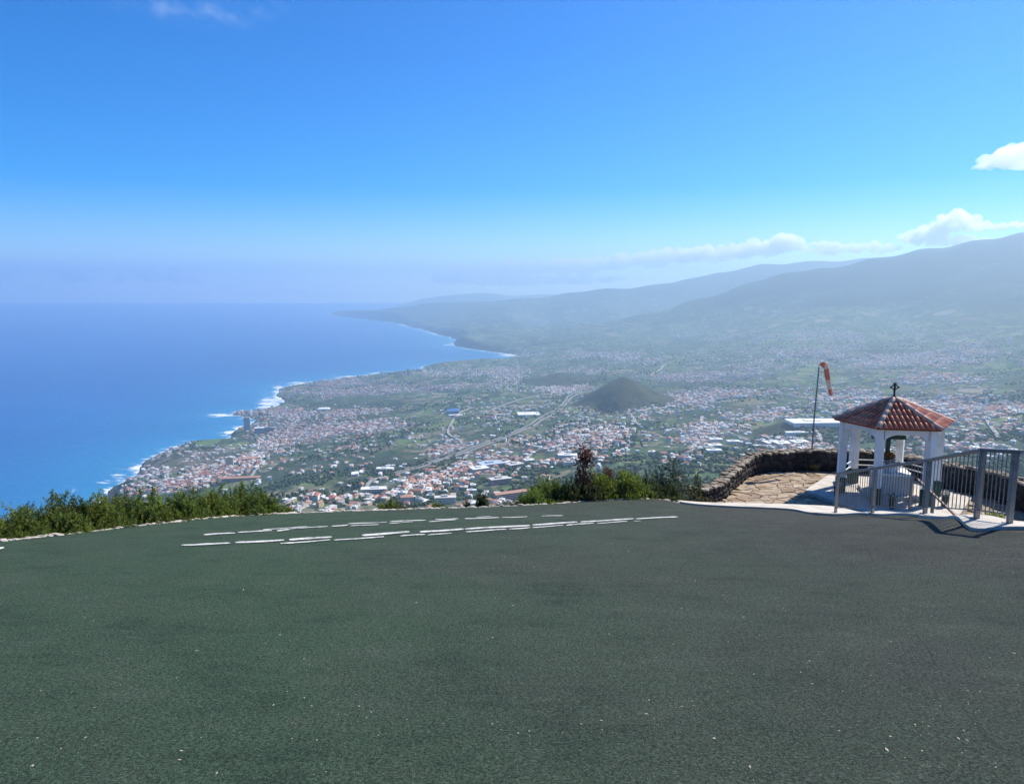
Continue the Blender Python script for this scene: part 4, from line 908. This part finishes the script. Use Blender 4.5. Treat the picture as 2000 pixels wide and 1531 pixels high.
# ---- the bank just beyond the rim
bk = [(v.x, v.y, v.z) for v in edge3[::2]] + [(corner.x, corner.y, corner.z)] + [(p.x + q.x * .42, p.y + q.y * .42, TER_Z + .1) for p, q in zip(wall_in[2::4], nor[2::4])]
bv, bf = [], []; prof_b = [(.05, -.12), (.5, -.36), (1.2, -.8), (2.5, -1.7), (5, -3.8), (10, -8.5), (22, -19), (48, -40)]
for i, (x, y, z) in enumerate(bk):
    d = Vector((x - 2, y - 6, 0)).normalized()
    for k, (o, dz) in enumerate(prof_b): bv.append((x + d.x * o, y + d.y * o, z + dz + (.12 * math.sin(i * 1.7 + k) if k else 0)))
m_ = len(prof_b)
for i in range(len(bk) - 1):
    for k in range(m_ - 1): bf.append((i * m_ + k, i * m_ + k + 1, (i + 1) * m_ + k + 1, (i + 1) * m_ + k))
t = NT('bank_soil'); n1 = t.noise(1.2, 6); M_BANK = t.pbr(t.ramp(n1, [(.3, (.03, .035, .015)), (.55, (.07, .07, .03)), (.75, (.14, .11, .07))]), .95, t.bump(t.noise(9, 5), .8, .05), .2)
tag(mesh('bank_terrain', bv, bf, M_BANK, None, True), kind='structure')

# ---- sea
t = NT('sea_water'); g = t.n('NewGeometry').outputs['Position']
swell = t.noise(.006, 4, t.pos((1, .35, 1), (0, 0, .6))); chop = t.noise(.045, 5, t.pos((1, .5, 1), (0, 0, .6))); fo_n = t.noise(.016, 8, t.pos((.55, 1.3, 1), (0, 0, .45)), .72)
deep = t.ramp(t.noise(.0007, 5), [(.3, (.008, .085, .28)), (.7, (.012, .115, .34))]); wcol = t.mix(t.attr('shallow'), deep, (.02, .22, .42))
foam = t.map(t.math('ADD', t.attr('foam'), t.map(fo_n, .3, .7, -.75, .5)), .3, .72)
fleck = t.math('MULTIPLY', t.map(t.noise(.03, 6, t.pos((.35, 1, 1), (0, 0, .5)), .7), .74, .8), .5)
foam = t.math('MINIMUM', t.math('ADD', foam, t.math('MULTIPLY', fleck, t.attr('shallow'))), 1.)
wcol = t.mix(foam, wcol, (.8, .82, .82)); rgh = t.map(foam, 0, 1, .38, .9)
M_SEA = t.pbr(wcol, rgh, t.bump(t.math('ADD', swell, t.math('MULTIPLY', chop, .5)), .55, 14.), .32, IOR=1.33)
ns2, ny2 = 520, 420; s2 = np.linspace(-1.3, 1.0, ns2); l2 = np.linspace(math.log(1500), math.log(30500), ny2); S2, L2 = np.meshgrid(s2, l2, indexing='ij'); Y2 = np.exp(L2); X2 = S2 * Y2
sd2 = -coast_sd((X2 + 60 * (fbm(X2 / 220, Y2 / 220, 3, 5) - .5)).ravel(), (Y2 + 60 * (fbm(X2 / 220, Y2 / 220, 3, 9) - .5)).ravel()).reshape(X2.shape)
fm2 = .74 * np.exp(-np.maximum(sd2, 0) / (22 + Y2 * .004)) 
for px, row, rx, ry, a in ((528, 788, 26, 17, 1.), (545, 775, 14, 12, 1.), (560, 794, 25, 5, .9), (432, 811, 30, 3.5, .95), (452, 846, 16, 9, 1.), (478, 834, 16, 4, .9), (268, 912, 18, 9, 1.), (235, 930, 30, 12, .5), (205, 940, 20, 10, .4), (685, 736, 34, 2.6, 1.), (590, 748, 34, 3.2, 1.), (545, 757, 14, 6, .9), (995, 693, 24, 4, 1.), (645, 614, 6, 2, 1.),
                           (740, 729, 26, 1.6, .9), (950, 685, 12, 1.5, .8), (145, 956, 8, 7, .6), (875, 674, 12, 1.6, .7), (850, 652, 14, 1.6, .8), (790, 635, 14, 1.6, .8), (320, 880, 16, 5, .5)):
    c0 = PZ(px, row, SEA); rw = rx / F_PX * c0.y; rl = abs(PZ(px, row - ry, SEA).y - PZ(px, row + ry, SEA).y) / 2
    fm2 = np.maximum(fm2, min(a, .8) * np.exp(-(((X2 - c0.x * Y2 / c0.y) / rw) ** 2 + ((Y2 - c0.y) / rl) ** 2) * .8))
i2 = (np.arange(ns2 - 1)[:, None] * ny2 + np.arange(ny2 - 1)[None]).ravel()
tag(grid_mesh('sea', np.stack([X2, Y2, np.full(X2.shape, SEA)], -1).reshape(-1, 3), np.stack([i2, i2 + ny2, i2 + ny2 + 1, i2 + 1], 1), M_SEA, {'foam': fm2, 'shallow': np.exp(-np.maximum(sd2, 0) / 420.)}), kind='structure')

# ================================================================== 5  roads, buildings and trees in the valley
def hit1(px, row):
    X, Y, Z, o_ = hit(np.array([float(px)]), np.array([float(row)])); return Vector((X[0], Y[0], Z[0]))
M_ROAD = plain('asphalt', (.13, .13, .13), .9, .2, .05, .1); M_ROAD_PALE = plain('pale_road', (.3, .285, .26), .9, .2, .05, .1)
def road(name, pix, width, mat, lift=3.0):
    pts = cr([hit1(a, b) for a, b in pix], 10); V, Fc = [], []
    for i, p in enumerate(pts):
        d = pts[min(i + 1, len(pts) - 1)] - pts[max(i - 1, 0)]; d.z = 0; d.normalize(); q = Vector((-d.y, d.x, 0))
        for o in (-1, 1):
            v = p + q * o * width / 2; V.append((v.x, v.y, 0))
    V = np.array(V); z = ground_z(V[:, 0], V[:, 1]); z = np.maximum(z[0::2], z[1::2])
    k = np.ones(5) / 5; z = np.maximum(np.convolve(np.pad(z, 2, 'edge'), k, 'valid'), z - 1) + lift; V[0::2, 2] = z; V[1::2, 2] = z
    base = V.copy(); base[:, 2] -= 8; V = np.concatenate([V, base]); n = len(pts); Fc = []
    for i in range(n - 1):
        Fc.append((2 * i, 2 * i + 2, 2 * i + 3, 2 * i + 1)); Fc.append((2 * i, 2 * i + 2 * n, 2 * i + 2 + 2 * n, 2 * i + 2)); Fc.append((2 * i + 1, 2 * i + 3, 2 * i + 3 + 2 * n, 2 * i + 1 + 2 * n))
    return tag(mesh(name, V, Fc, mat), kind='structure')
HW = [(770, 925), (830, 907), (900, 885), (960, 862), (1015, 839), (1060, 815), (1090, 797), (1104, 783), (1112, 773), (1135, 764)]
M_HW = plain('worn_motorway', (.21, .205, .195), .9, .2, .05, .1)
road('highway', HW, 9, M_HW); road('highway', [(a + 5.5, b + 2.) for a, b in HW], 9, M_HW)
for pix, wd in (([(925, 796), (905, 803), (885, 822), (875, 845), (890, 857), (905, 870), (895, 880)], 9), ([(1180, 828), (1150, 850), (1110, 866), (1060, 880), (1035, 890), (1000, 930)], 8), ([(1372, 815), (1362, 850), (1350, 880), (1320, 903)], 12), ([(585, 815), (520, 880), (490, 905)], 9),
                ([(1270, 797), (1255, 810), (1248, 818)], 8), ([(1590, 838), (1600, 850), (1605, 866)], 9), ([(1925, 818), (1937, 838), (1950, 856)], 9), ([(690, 965), (720, 945), (755, 932)], 9), ([(1270, 735), (1290, 722), (1300, 712), (1330, 703)], 11), ([(420, 930), (480, 935), (500, 915)], 8), ([(1105, 765), (1040, 775), (960, 800)], 8)): road('road', pix, wd, M_ROAD_PALE)

WALLS = [plain('house_white', (.74, .73, .7), .85, .08, .3, 0, dirt=(.6, .58, .54)), plain('house_cream', (.66, .58, .45), .85, .1, .3, 0), plain('house_pink', (.62, .42, .34), .85, .1, .3, 0), plain('house_ochre', (.58, .43, .25), .85, .1, .3, 0), plain('house_grey', (.42, .42, .42), .85, .1, .3, 0)]
ROOFS = [plain('terracotta_roof', (.42, .23, .16), .85, .25, .25, 0), plain('pale_flat_roof', (.56, .53, .49), .9, .2, .25, 0), plain('grey_flat_roof', (.3, .3, .3), .9, .2, .25, 0), plain('dull_red_roof', (.33, .12, .085), .85, .25, .25, 0), plain('white_roof', (.75, .75, .74), .7, .1, .2, 0)]
M_GLASSY = plain('blue_grey_facade', (.2, .29, .36), .4, .2, .1, 0); M_WIN = plain('dark_window', (.05, .06, .075), .25, .2, .5, 0); M_BLUEROOF = plain('blue_roof', (.05, .16, .42), .6, .15, .1, 0); M_METAL = plain('grey_blue_metal_roof', (.42, .5, .57), .5, .1, .1, 0)
WN = ['white', 'cream', 'pink', 'ochre', 'grey']; RN = ['terracotta', 'pale flat', 'grey flat', 'dull red', 'white']
# unit house shapes: walls 1x1x1 standing on z=0, roof pieces in the same unit frame
def box_vf(x0, x1, y0, y1, z0, z1, top=True):
    v = [(x0, y0, z0), (x1, y0, z0), (x1, y1, z0), (x0, y1, z0), (x0, y0, z1), (x1, y0, z1), (x1, y1, z1), (x0, y1, z1)]
    f = [(0, 1, 5, 4), (1, 2, 6, 5), (2, 3, 7, 6), (3, 0, 4, 7)] + ([(4, 5, 6, 7)] if top else []); return v, f
def hip_vf(o, z, h, gable=False):
    r = .5 + o; k = r if gable else .22
    v = [(-r, -r, z), (r, -r, z), (r, r, z), (-r, r, z), (-k, 0, z + h), (k, 0, z + h)]; f = [(0, 1, 5, 4), (1, 2, 5), (2, 3, 4, 5), (3, 0, 4), (3, 2, 1, 0)]; return v, f
def join_vf(*parts):
    V, Fc = [], []
    for v, f in parts: b = len(V); V += v; Fc += [tuple(b + i for i in q) for q in f]
    return V, Fc
WALL_SH = [box_vf(-.5, .5, -.5, .5, -.6, 1), join_vf(box_vf(-.5, .1, -.5, .5, -.6, 1), box_vf(.1, .5, -.5, .05, -.6, .72))]
ROOF_SH = {'hip': hip_vf(.05, 1.001, .38), 'gable': hip_vf(.05, 1.001, .34, True), 'flat': join_vf(box_vf(-.52, .52, -.52, .52, .985, 1.06), box_vf(-.2, .12, -.1, .25, 1.06, 1.32)), 'lflat': join_vf(box_vf(-.52, .12, -.52, .52, .985, 1.06), box_vf(.121, .52, -.52, .07, .7, .765))}
# pick positions; the largest-looking become single houses
N = len(hx); kind = rng.uniform(size=N); fw = rng.uniform(8, 15, N) * np.where(rng.uniform(size=N) < .14, 1.7, 1); fd = rng.uniform(7, 12, N) * np.where(rng.uniform(size=N) < .1, 1.5, 1); fh = rng.choice([3.4, 5.5, 6.5, 8.5, 11], N, p=[.28, .3, .22, .14, .06])
fw = np.where(hy > 6000, fw * 1.25, fw)
hot = smooth(fbm(hx / 700, hy / 700, 3, 91), .3, .7); frot = (fbm(hx / 500, hy / 500, 2, 95) * 6 + rng.choice([0, math.pi / 2], N) + rng.normal(0, .08, N))
wall_i = rng.choice(5, N, p=[.62, .16, .1, .06, .06]); tilep = np.where(rng.uniform(size=N) < .28 + .25 * hot, 0, 1)
roof_i = np.where(tilep == 0, rng.choice([0, 3], N, p=[.7, .3]), rng.choice([1, 2, 4], N, p=[.55, .15, .3]))
frot = np.where(town_a > -5, town_a + rng.choice([0, math.pi / 2], N) + rng.normal(0, .05, N), frot)
hz_ = ground_z(hx, hy)
# thin out overlaps on a coarse raster
keepm = np.zeros(N, bool); seen = set()
for i in np.argsort(hy):
    c_ = 13. if hy[i] < 3000 else 15. if hy[i] < 6000 else 22.; key = (c_, int(hx[i] / c_), int(hy[i] / c_))
    if key in seen: continue
    seen.add(key); keepm[i] = True
# keep the highway clear
hw = np.array([[*hit1(a + 3, b + 1)[:2]] for a, b in HW]); dd = np.full(N, 1e9)
for (x1, y1), (x2, y2) in zip(hw, hw[1:]):
    dx, dy = x2 - x1, y2 - y1; q = np.clip(((hx - x1) * dx + (hy - y1) * dy) / (dx * dx + dy * dy), 0, 1); dd = np.minimum(dd, np.hypot(hx - x1 - q * dx, hy - y1 - q * dy))
keepm &= dd > 38
SPECIAL = []   # (name, px, row, w, d, h, rot, wall, roof, shape, label, cat)
def special(name, px, row, w_, d_, h_, rot, wm, rm, shape, label, cat='building', floors=0, z_up=0.):
    p = hit1(px, row); SPECIAL.append((p.x, p.y, max(w_, d_) * .75)); o = empty(name, (p.x, p.y, p.z + z_up), rot)
    v, f = WALL_SH[0]; wl = mesh('wall', [(x * w_, y * d_, z * h_) for x, y, z in v], f, wm, o)
    v, f = ROOF_SH[shape]; rr_ = min(w_, d_) * .38 / .38
    hh_ = h_; sc = (lambda z: h_ + (z - 1) * min(w_, d_) * .45) if shape in ('hip', 'gable') else (lambda z: h_ + (z - 1) * min(h_, 12))
    mesh('roof', [(x * w_, y * d_, sc(z)) for x, y, z in v], f, rm, o)
    for k in range(floors):
        zf = h_ * (k + .35) / floors; b_ = bmesh.new(); bm_box(b_, Vector((0, 0, zf + h_ / floors * .25)), (w_ * 1.012, d_ * .9, h_ / floors * .42)); bm_box(b_, Vector((0, 0, zf + h_ / floors * .25)), (w_ * .9, d_ * 1.012, h_ / floors * .42)); from_bm('window_band', b_, M_WIN if wm is not M_GLASSY else plain('band', (.33, .42, .48), .4, .1, .1, 0) if 'band' not in bpy.data.materials else bpy.data.materials['band'], o)
    return tag(o, label, cat)
W_, C_, PK, OC, GY = WALLS; TE, PF, GF, DR, WR = ROOFS
special('hotel_tower', 483, 840, 30, 26, 66, .3, M_GLASSY, GF, 'flat', 'tall blue grey tower on the rocky shore point', 'tower', 14)
special('hotel_block', 507, 846, 44, 30, 28, .3, M_GLASSY, WR, 'flat', 'blue grey block right of the shore tower', 'building', 7); special('hotel_block', 528, 842, 62, 22, 20, -.2, GY, GF, 'flat', 'wide grey hotel block behind the shore tower', 'building', 5)
special('apartment_tower', 449, 912, 26, 16, 36, .2, C_, PF, 'flat', 'tall cream apartment tower on bare ground near the cliff', 'tower', 9)
special('terraced_apartments', 488, 900, 50, 30, 12, .5, PK, TE, 'gable', 'red roofed terraced apartments right of the cream tower', 'building', 3); special('terraced_apartments', 470, 938, 110, 22, 10, .15, PK, TE, 'gable', 'long pink row with red roof below the cream tower', 'building', 3)
special('warehouse', 958, 913, 62, 40, 13, .45, GY, M_METAL, 'flat', 'large warehouse with blue grey metal roof in the near town', 'warehouse'); special('warehouse', 936, 922, 44, 30, 12, .45, GY, WR, 'flat', 'white roofed warehouse adjoining the blue grey one', 'warehouse')
special('long_building', 735, 960, 70, 24, 9, .1, W_, WR, 'flat', 'long white building on open ground left of the near town', 'building', 2); special('long_building', 752, 920, 46, 20, 9, 0, C_, WR, 'flat', 'pale flat roofed hall among dark trees', 'hall')
special('storage_shed', 690, 930, 9, 26, 9, .15, W_, WR, 'gable', 'narrow white shed, left one of three beside the fields', 'shed'); special('storage_shed', 697, 929, 9, 26, 9, .15, W_, WR, 'gable', 'narrow white shed, middle one of three beside the fields', 'shed'); special('storage_shed', 706, 926, 9, 24, 9, .15, W_, WR, 'gable', 'narrow white shed, right one of three beside the fields', 'shed')
special('farm_hall', 1109, 893, 52, 22, 8, -.05, W_, WR, 'flat', 'long white roofed hall in green fields', 'hall'); special('farm_hall', 1112, 908, 30, 22, 9, .2, W_, GF, 'flat', 'white blocky hall just below the long one in the fields', 'hall'); special('farm_hall', 1033, 903, 26, 20, 8, .4, C_, WR, 'flat', 'pale hall beside the country road', 'hall')
special('water_reservoir', 1032, 810, 92, 70, 6, .1, W_, WR, 'flat', 'big pale square reservoir cover left of the highway', 'reservoir')
special('sports_hall', 885, 807, 56, 46, 14, .1, GY, M_BLUEROOF, 'hip', 'hall with bright blue roof among the plantations', 'hall'); special('sports_hall', 890, 813, 60, 20, 7, .1, W_, WR, 'flat', 'white annex in front of the blue roofed hall', 'hall'); special('market_hall', 633, 801, 60, 40, 10, .1, W_, WR, 'hip', 'white tented hall near the coast town', 'hall')
for px, row, lab in ((1508, 869, 'white roofed warehouse left of the windsock pole, left one'), (1528, 870, 'white roofed warehouse left of the windsock pole, middle one'), (1562, 868, 'wide white roofed warehouse right beside the windsock pole')): special('warehouse', px, row, 44, 34, 9, .2, GY, WR, 'flat', lab, 'warehouse')
special('greenhouse', 1590, 827, 150, 70, 8, .05, W_, WR, 'flat', 'very long white greenhouse roof left of the pavilion roof', 'greenhouse'); special('greenhouse', 1560, 848, 76, 20, 7, .05, W_, WR, 'flat', 'long white strip hall below the greenhouse', 'hall')
for px, row, lab in ((1398, 862, 'white hall right of the village street, upper one'), (1396, 874, 'white hall right of the village street, middle one'), (1394, 884, 'pale hall right of the village street, lower one'), (1432, 866, 'small white roofed works right of the halls')): special('works_hall', px, row, 36, 20, 8, .05, W_, WR, 'flat', lab, 'hall')
special('apartment_block', 1000, 975, 70, 16, 15, .45, PK, TE, 'gable', 'long pink apartment row behind the olive grass', 'apartments', 4); special('apartment_block', 975, 945, 44, 22, 13, .4, PK, PF, 'flat', 'pink apartment block at the right end of the near town', 'apartments', 4); special('apartment_block', 1005, 915, 40, 26, 13, .6, OC, PF, 'flat', 'ochre apartment block at the town edge road', 'apartments', 4)
special('apartment_block', 795, 985, 24, 18, 17, .2, W_, TE, 'hip', 'white apartment house with red roof by the lower near town', 'apartments', 5); special('apartment_block', 870, 985, 40, 16, 15, .1, W_, PF, 'flat', 'pale long apartment block by the lower near town', 'apartments', 4)
for px, row, h_, lab in ((745, 738, 50, 'white high rise at the far coast town, left one'), (752, 738, 44, 'white high rise at the far coast town, right one'), (797, 733, 54, 'grey high rise alone at the far shore'), (775, 735, 38, 'low grey tower between the far coast high rises')): special('high_rise', px, row, 20, 18, h_, .2, W_ if 'white' in lab else GY, PF, 'flat', lab, 'tower')
for X, Y, r_ in SPECIAL: keepm &= (hx - X) ** 2 + (hy - Y) ** 2 > (r_ + 6) ** 2
idx = np.where(keepm)[0]; size_px = np.sqrt(fw * (fh + fd * .28)) / hy; ordr = idx[np.argsort(-size_px[idx])]
near_i = ordr[:300]; rest = ordr[300:]
WM = {(a, b): None for a in range(2) for b in range(5)}; RM = {}
def wm_mesh(a, b):
    if WM[(a, b)] is None: v, f = WALL_SH[a]; me = bpy.data.meshes.new('wall'); me.from_pydata(v, [], f); me.materials.append(WALLS[b]); WM[(a, b)] = me
    return WM[(a, b)]
def rm_mesh(s_, b):
    if (s_, b) not in RM: v, f = ROOF_SH[s_]; me = bpy.data.meshes.new('roof'); me.from_pydata(v, [], f); me.materials.append(ROOFS[b]); RM[(s_, b)] = me
    return RM[(s_, b)]
def where_px(x, y):
    px = 1000 + F_PX * x / (y * CT + .28 * y * ST)
    for lim, nm in ((480, 'behind the left thicket'), (700, 'right of the left thicket'), (830, 'below the open fields'), (930, 'left of the warehouse'), (1060, 'around the blue grey warehouse'), (1200, 'behind the wine red shrub'), (1340, 'behind the right thicket'), (1500, 'behind the curving stone wall'), (1650, 'by the windsock pole')):
        if px < lim: return nm
    return 'beyond the pavilion'
def shape_of(i): return ('hip' if kind[i] < .6 else 'gable') if roof_i[i] in (0, 3) else ('lflat' if kind[i] > .75 else 'flat')
NEARH = []
for i in near_i:
    sh = shape_of(i); hgt_ = 'low' if fh[i] < 4 else 'two storey' if fh[i] < 7 else 'tall'
    o = empty('house', (hx[i], hy[i], hz_[i]), frot[i]); o.scale = (fw[i], fd[i], fh[i])
    reuse('wall', wm_mesh(1 if sh == 'lflat' else 0, int(wall_i[i])), o)
    r_ = reuse('roof', rm_mesh(sh, int(roof_i[i])), o)
    if sh in ('hip', 'gable'): k_ = min(fw[i], fd[i]) * .75 / fh[i]; r_.scale = (1, 1, k_); r_.location = (0, 0, 1.001 * (1 - k_) + .004)
    NEARH.append((o, f"{hgt_} {WN[wall_i[i]]} house with {RN[roof_i[i]]} roof", where_px(hx[i], hy[i]), hx[i] / hy[i]))
bykind = {}
for h_ in NEARH: bykind.setdefault((h_[1], h_[2]), []).append(h_)
ORD = ['leftmost', 'second from left', 'third from left', 'fourth from left', 'fifth from left', 'sixth from left', 'seventh from left', 'eighth from left', 'ninth from left', 'tenth from left'] + [f'{n_}th from left' for n_ in range(11, 200)]
for (d_, w__), l_ in bykind.items():
    l_.sort(key=lambda q: q[3])
    for k, (o, _a, _b, _c) in enumerate(l_): tag(o, f"{d_} {w__}" if len(l_) == 1 else f"{d_} {w__}, {ORD[k]}", 'house', 'houses of the town ' + w__)
V, Fc, mi = [], [], []
for i in rest:
    sh = shape_of(i); a = frot[i]; ca, sa = math.cos(a), math.sin(a)
    for (v, f), m_, rf_ in ((WALL_SH[1 if sh == 'lflat' else 0], int(wall_i[i]), False), (ROOF_SH[sh], 5 + int(roof_i[i]), True)):
        b = len(V)
        for x, y, z in v:
            if rf_ and sh in ('hip', 'gable'): zz_ = fh[i] + (z - 1) * min(fw[i], fd[i]) * .75
            else: zz_ = z * fh[i]
            x_, y_ = x * fw[i], y * fd[i]; V.append((hx[i] + x_ * ca - y_ * sa, hy[i] + x_ * sa + y_ * ca, hz_[i] + zz_))
        for q in f: Fc.append(tuple(b + k for k in q)); mi.append(m_)
tag(mesh('distant_houses', V, Fc, None, mats=WALLS + ROOFS, mi=mi), 'thousands of tiny pale houses spread over the valley', 'houses', kind='stuff')
print('houses', N, len(idx))

# ---- trees and hedges of the valley, one mass
NTR = 12000
tpx = rng.uniform(180, 2050, NTR * 3); trw = 665 + 325 * rng.uniform(0, 1, NTR * 3) ** .75
tx, ty, tz, ok = hit(tpx, trw); ok &= (ty > 1200) & (ty < 8500); tx, ty = np.where(ok, tx, 0.), np.where(ok, ty, 5000.)
den = fbm(tx / 260, ty / 260, 4, 101); ok &= (den > .56) & (land_sd(tx, ty) > 40); tx, ty = tx[ok][:NTR], ty[ok][:NTR]; tz = ground_z(tx, ty)
ico = bmesh.new(); bmesh.ops.create_icosphere(ico, subdivisions=1, radius=1); iv = np.array([v.co for v in ico.verts]); iff = np.array([[v.index for v in f.verts] for f in ico.faces]); ico.free()
rr_ = rng.uniform(2.2, 5.5, len(tx)) * np.where(ty > 4500, 1.3, 1); jit = 1 + rng.uniform(-.28, .28, (len(tx), len(iv)))
tv_ = iv[None] * jit[..., None] * rr_[:, None, None] * np.array([1, 1, .85]) + np.stack([tx, ty, tz + rr_ * .5], 1)[:, None]
tf_ = (iff[None] + (np.arange(len(tx)) * len(iv))[:, None, None]).reshape(-1, 3)
me = bpy.data.meshes.new('valley_trees'); vv = tv_.reshape(-1, 3); me.vertices.add(len(vv)); me.vertices.foreach_set('co', vv.ravel().astype(np.float32)); me.loops.add(tf_.size); me.loops.foreach_set('vertex_index', tf_.ravel().astype(np.int32)); me.polygons.add(len(tf_)); me.polygons.foreach_set('loop_start', np.arange(0, tf_.size, 3, dtype=np.int32)); me.update()
t = NT('valley_foliage'); M_VT = t.pbr(t.ramp(t.noise(.03, 4), [(.3, (.026, .042, .02)), (.55, (.045, .068, .03)), (.75, (.075, .1, .042))]), .9, None, .1); me.materials.append(M_VT)
tag(link(bpy.data.objects.new('valley_trees', me)), 'dark tree clumps and hedges scattered across the valley', 'trees', kind='stuff')

# ================================================================== 6  haze and clouds
HZ_TOP = float(max(EYE + 20, ZZ.max() + 30)); print('haze top', HZ_TOP)
bmx = bmesh.new(); bm_box(bmx, Vector((0, 14600, (HZ_TOP - 760) / 2)), (90000, 33000, HZ_TOP + 760)); 
hz = from_bm('haze', bmx, None); t = NT('haze_air')
pv = t.n('VolumePrincipled', {'Color': (.585, .81, 1.0), 'Density': 8.8e-5, 'Anisotropy': .5}); t.t.links.new(pv.outputs[0], t.out.inputs['Volume']); hz.data.materials.append(t.m); hz.display_type = 'WIRE'
tag(hz, 'pale blue haze filling the air over valley and sea', 'haze', kind='stuff')

t = NT('cloud_vapour'); pv = t.n('VolumePrincipled', {'Color': (1, 1, 1), 'Density': .0042, 'Anisotropy': .45}); t.t.links.new(pv.outputs[0], t.out.inputs['Volume']); M_CLOUD = t.m
def cloud(name, lobes, Y, label, sub=4, seed=0):
    """cumulus from lobes (px, row, rx, ry) at a given distance: bulging spheres fused by a voxel remesh, then ruffled"""
    r_ = random.Random(seed); k = Y / F_PX; bm = bmesh.new(); c0 = P(lobes[0][0], lobes[0][1], Y); mn = min(l[3] for l in lobes) * k
    for px, row, rx, ry in lobes:
        c = P(px, row, Y); m_ = max(8, int(rx / ry * 16))
        for j in range(m_):
            q = r_.uniform(-1, 1); rr = ry * k * r_.uniform(.3, .75) * (1 - .45 * abs(q))
            off = Vector((q * rx * k, r_.uniform(-.8, .8) * ry * k, (r_.uniform(-.45, .5) * (1 - q * q) ** .5) * ry * k))
            bmesh.ops.create_icosphere(bm, subdivisions=2, radius=rr, matrix=Matrix.Translation(c + off - c0))
    me = bpy.data.meshes.new(name); bm.to_mesh(me); bm.free(); o = link(bpy.data.objects.new(name, me)); o.location = c0
    md = o.modifiers.new('fuse', 'REMESH'); md.mode = 'VOXEL'; md.voxel_size = max(mn * .13, 40.)
    dg = bpy.context.evaluated_depsgraph_get(); me2 = bpy.data.meshes.new_from_object(o.evaluated_get(dg)); o.modifiers.clear(); o.data = me2; bpy.data.meshes.remove(me)
    n_ = len(me2.vertices); co = np.empty(n_ * 3, np.float32); me2.vertices.foreach_get('co', co); co = co.reshape(-1, 3).astype(float); nr = np.empty(n_ * 3, np.float32); me2.vertices.foreach_get('normal', nr); nr = nr.reshape(-1, 3)
    sc = mn * .55; d_ = (ridged(co[:, 0] / sc + seed, co[:, 2] / sc + co[:, 1] / sc * .7, 4, 111 + seed) - .55) * mn * .55; co = co + nr * d_[:, None]
    me2.vertices.foreach_set('co', co.ravel().astype(np.float32)); me2.update(); me2.name = name; me2.materials.clear(); me2.materials.append(M_CLOUD); me2.polygons.foreach_set('use_smooth', [True] * len(me2.polygons)); return tag(o, label, 'cloud', 'clouds')
cloud('cloud', [(135, 528, 26, 20), (165, 534, 20, 17), (150, 546, 36, 8)], 34000, 'puffy white cloud over the sea at far left', seed=1)
cloud('cloud', [(14, 542, 14, 6)], 34000, 'tiny cloud at the left frame edge above the sea', seed=2); cloud('cloud', [(231, 548, 11, 8)], 34000, 'small cloud just right of the puffy sea cloud', seed=3)
cloud('cloud', [(278, 534, 18, 16), (310, 543, 28, 12), (345, 540, 16, 17), (375, 549, 24, 9)], 34000, 'wide broken cloud over the sea', seed=4)
cloud('cloud', [(437, 560, 18, 6), (480, 565, 22, 4)], 34000, 'low small cloud over the sea, middle of the row', seed=5); cloud('cloud', [(540, 567, 24, 3.5), (595, 570, 40, 4)], 34000, 'thin low cloud line before the far headland', seed=6)
cloud('cloud_bank', [(905, 533, 55, 20), (1000, 526, 80, 18), (1110, 519, 90, 18), (1220, 511, 90, 18), (1310, 502, 60, 20), (870, 545, 25, 16), (1000, 550, 110, 12), (1130, 545, 90, 12)], 33000, 'long flat white cloud bank above the far ridge', seed=7)
cloud('cloud_bank', [(1400, 496, 70, 20), (1470, 487, 55, 22), (1530, 478, 38, 20), (1545, 468, 18, 13), (1620, 486, 60, 14), (1610, 477, 28, 8), (1700, 484, 60, 13)], 33000, 'bright heaped cloud rising behind the mountain slope', seed=8)
cloud('cloud_bank', [(1790, 462, 30, 16), (1830, 450, 40, 16), (1868, 428, 38, 20), (1920, 446, 40, 12), (1990, 440, 45, 9), (1850, 470, 80, 14), (2080, 425, 60, 14)], 33000, 'white heaped cloud above the mountain at the right', seed=9)
cloud('cloud', [(1965, 310, 40, 30), (1925, 326, 24, 11), (1990, 300, 26, 26), (2030, 315, 40, 26)], 14500, 'single white cloud high at the right frame edge', seed=10)
# wisps high up
bmx = bmesh.new(); c0 = P(395, 18, 24000); bmesh.ops.create_icosphere(bmx, subdivisions=3, radius=1, matrix=Matrix.Translation(c0) @ Matrix.Diagonal((2900, 1800, 420, 1)))
wisp = from_bm('wispy_cloud', bmx, None); t = NT('thin_cloud'); g = t.n('NewGeometry').outputs['Position']; nn = t.noise(.0011, 6, t.pos((1, .6, 1.6), (0, .5, .3)), .6)
loc = t.n('VectorMath', {0: g, 1: tuple(c0)}, operation='SUBTRACT'); loc = t.n('VectorMath', {0: loc.outputs[0], 1: (1 / 2900., 1 / 1800., 1 / 420.)}, operation='MULTIPLY'); ln = t.n('VectorMath', {0: loc.outputs[0]}, operation='LENGTH')
den_ = t.math('MULTIPLY', t.math('MULTIPLY', t.map(nn, .5, .72), t.map(ln.outputs['Value'], 1., .3)), 3.5e-4)
pv = t.n('VolumePrincipled', {'Color': (1, 1, 1), 'Density': den_, 'Anisotropy': .3}); t.t.links.new(pv.outputs[0], t.out.inputs['Volume']); wisp.data.materials.append(t.m); tag(wisp, 'faint wispy cloud high at the upper left', 'cloud')
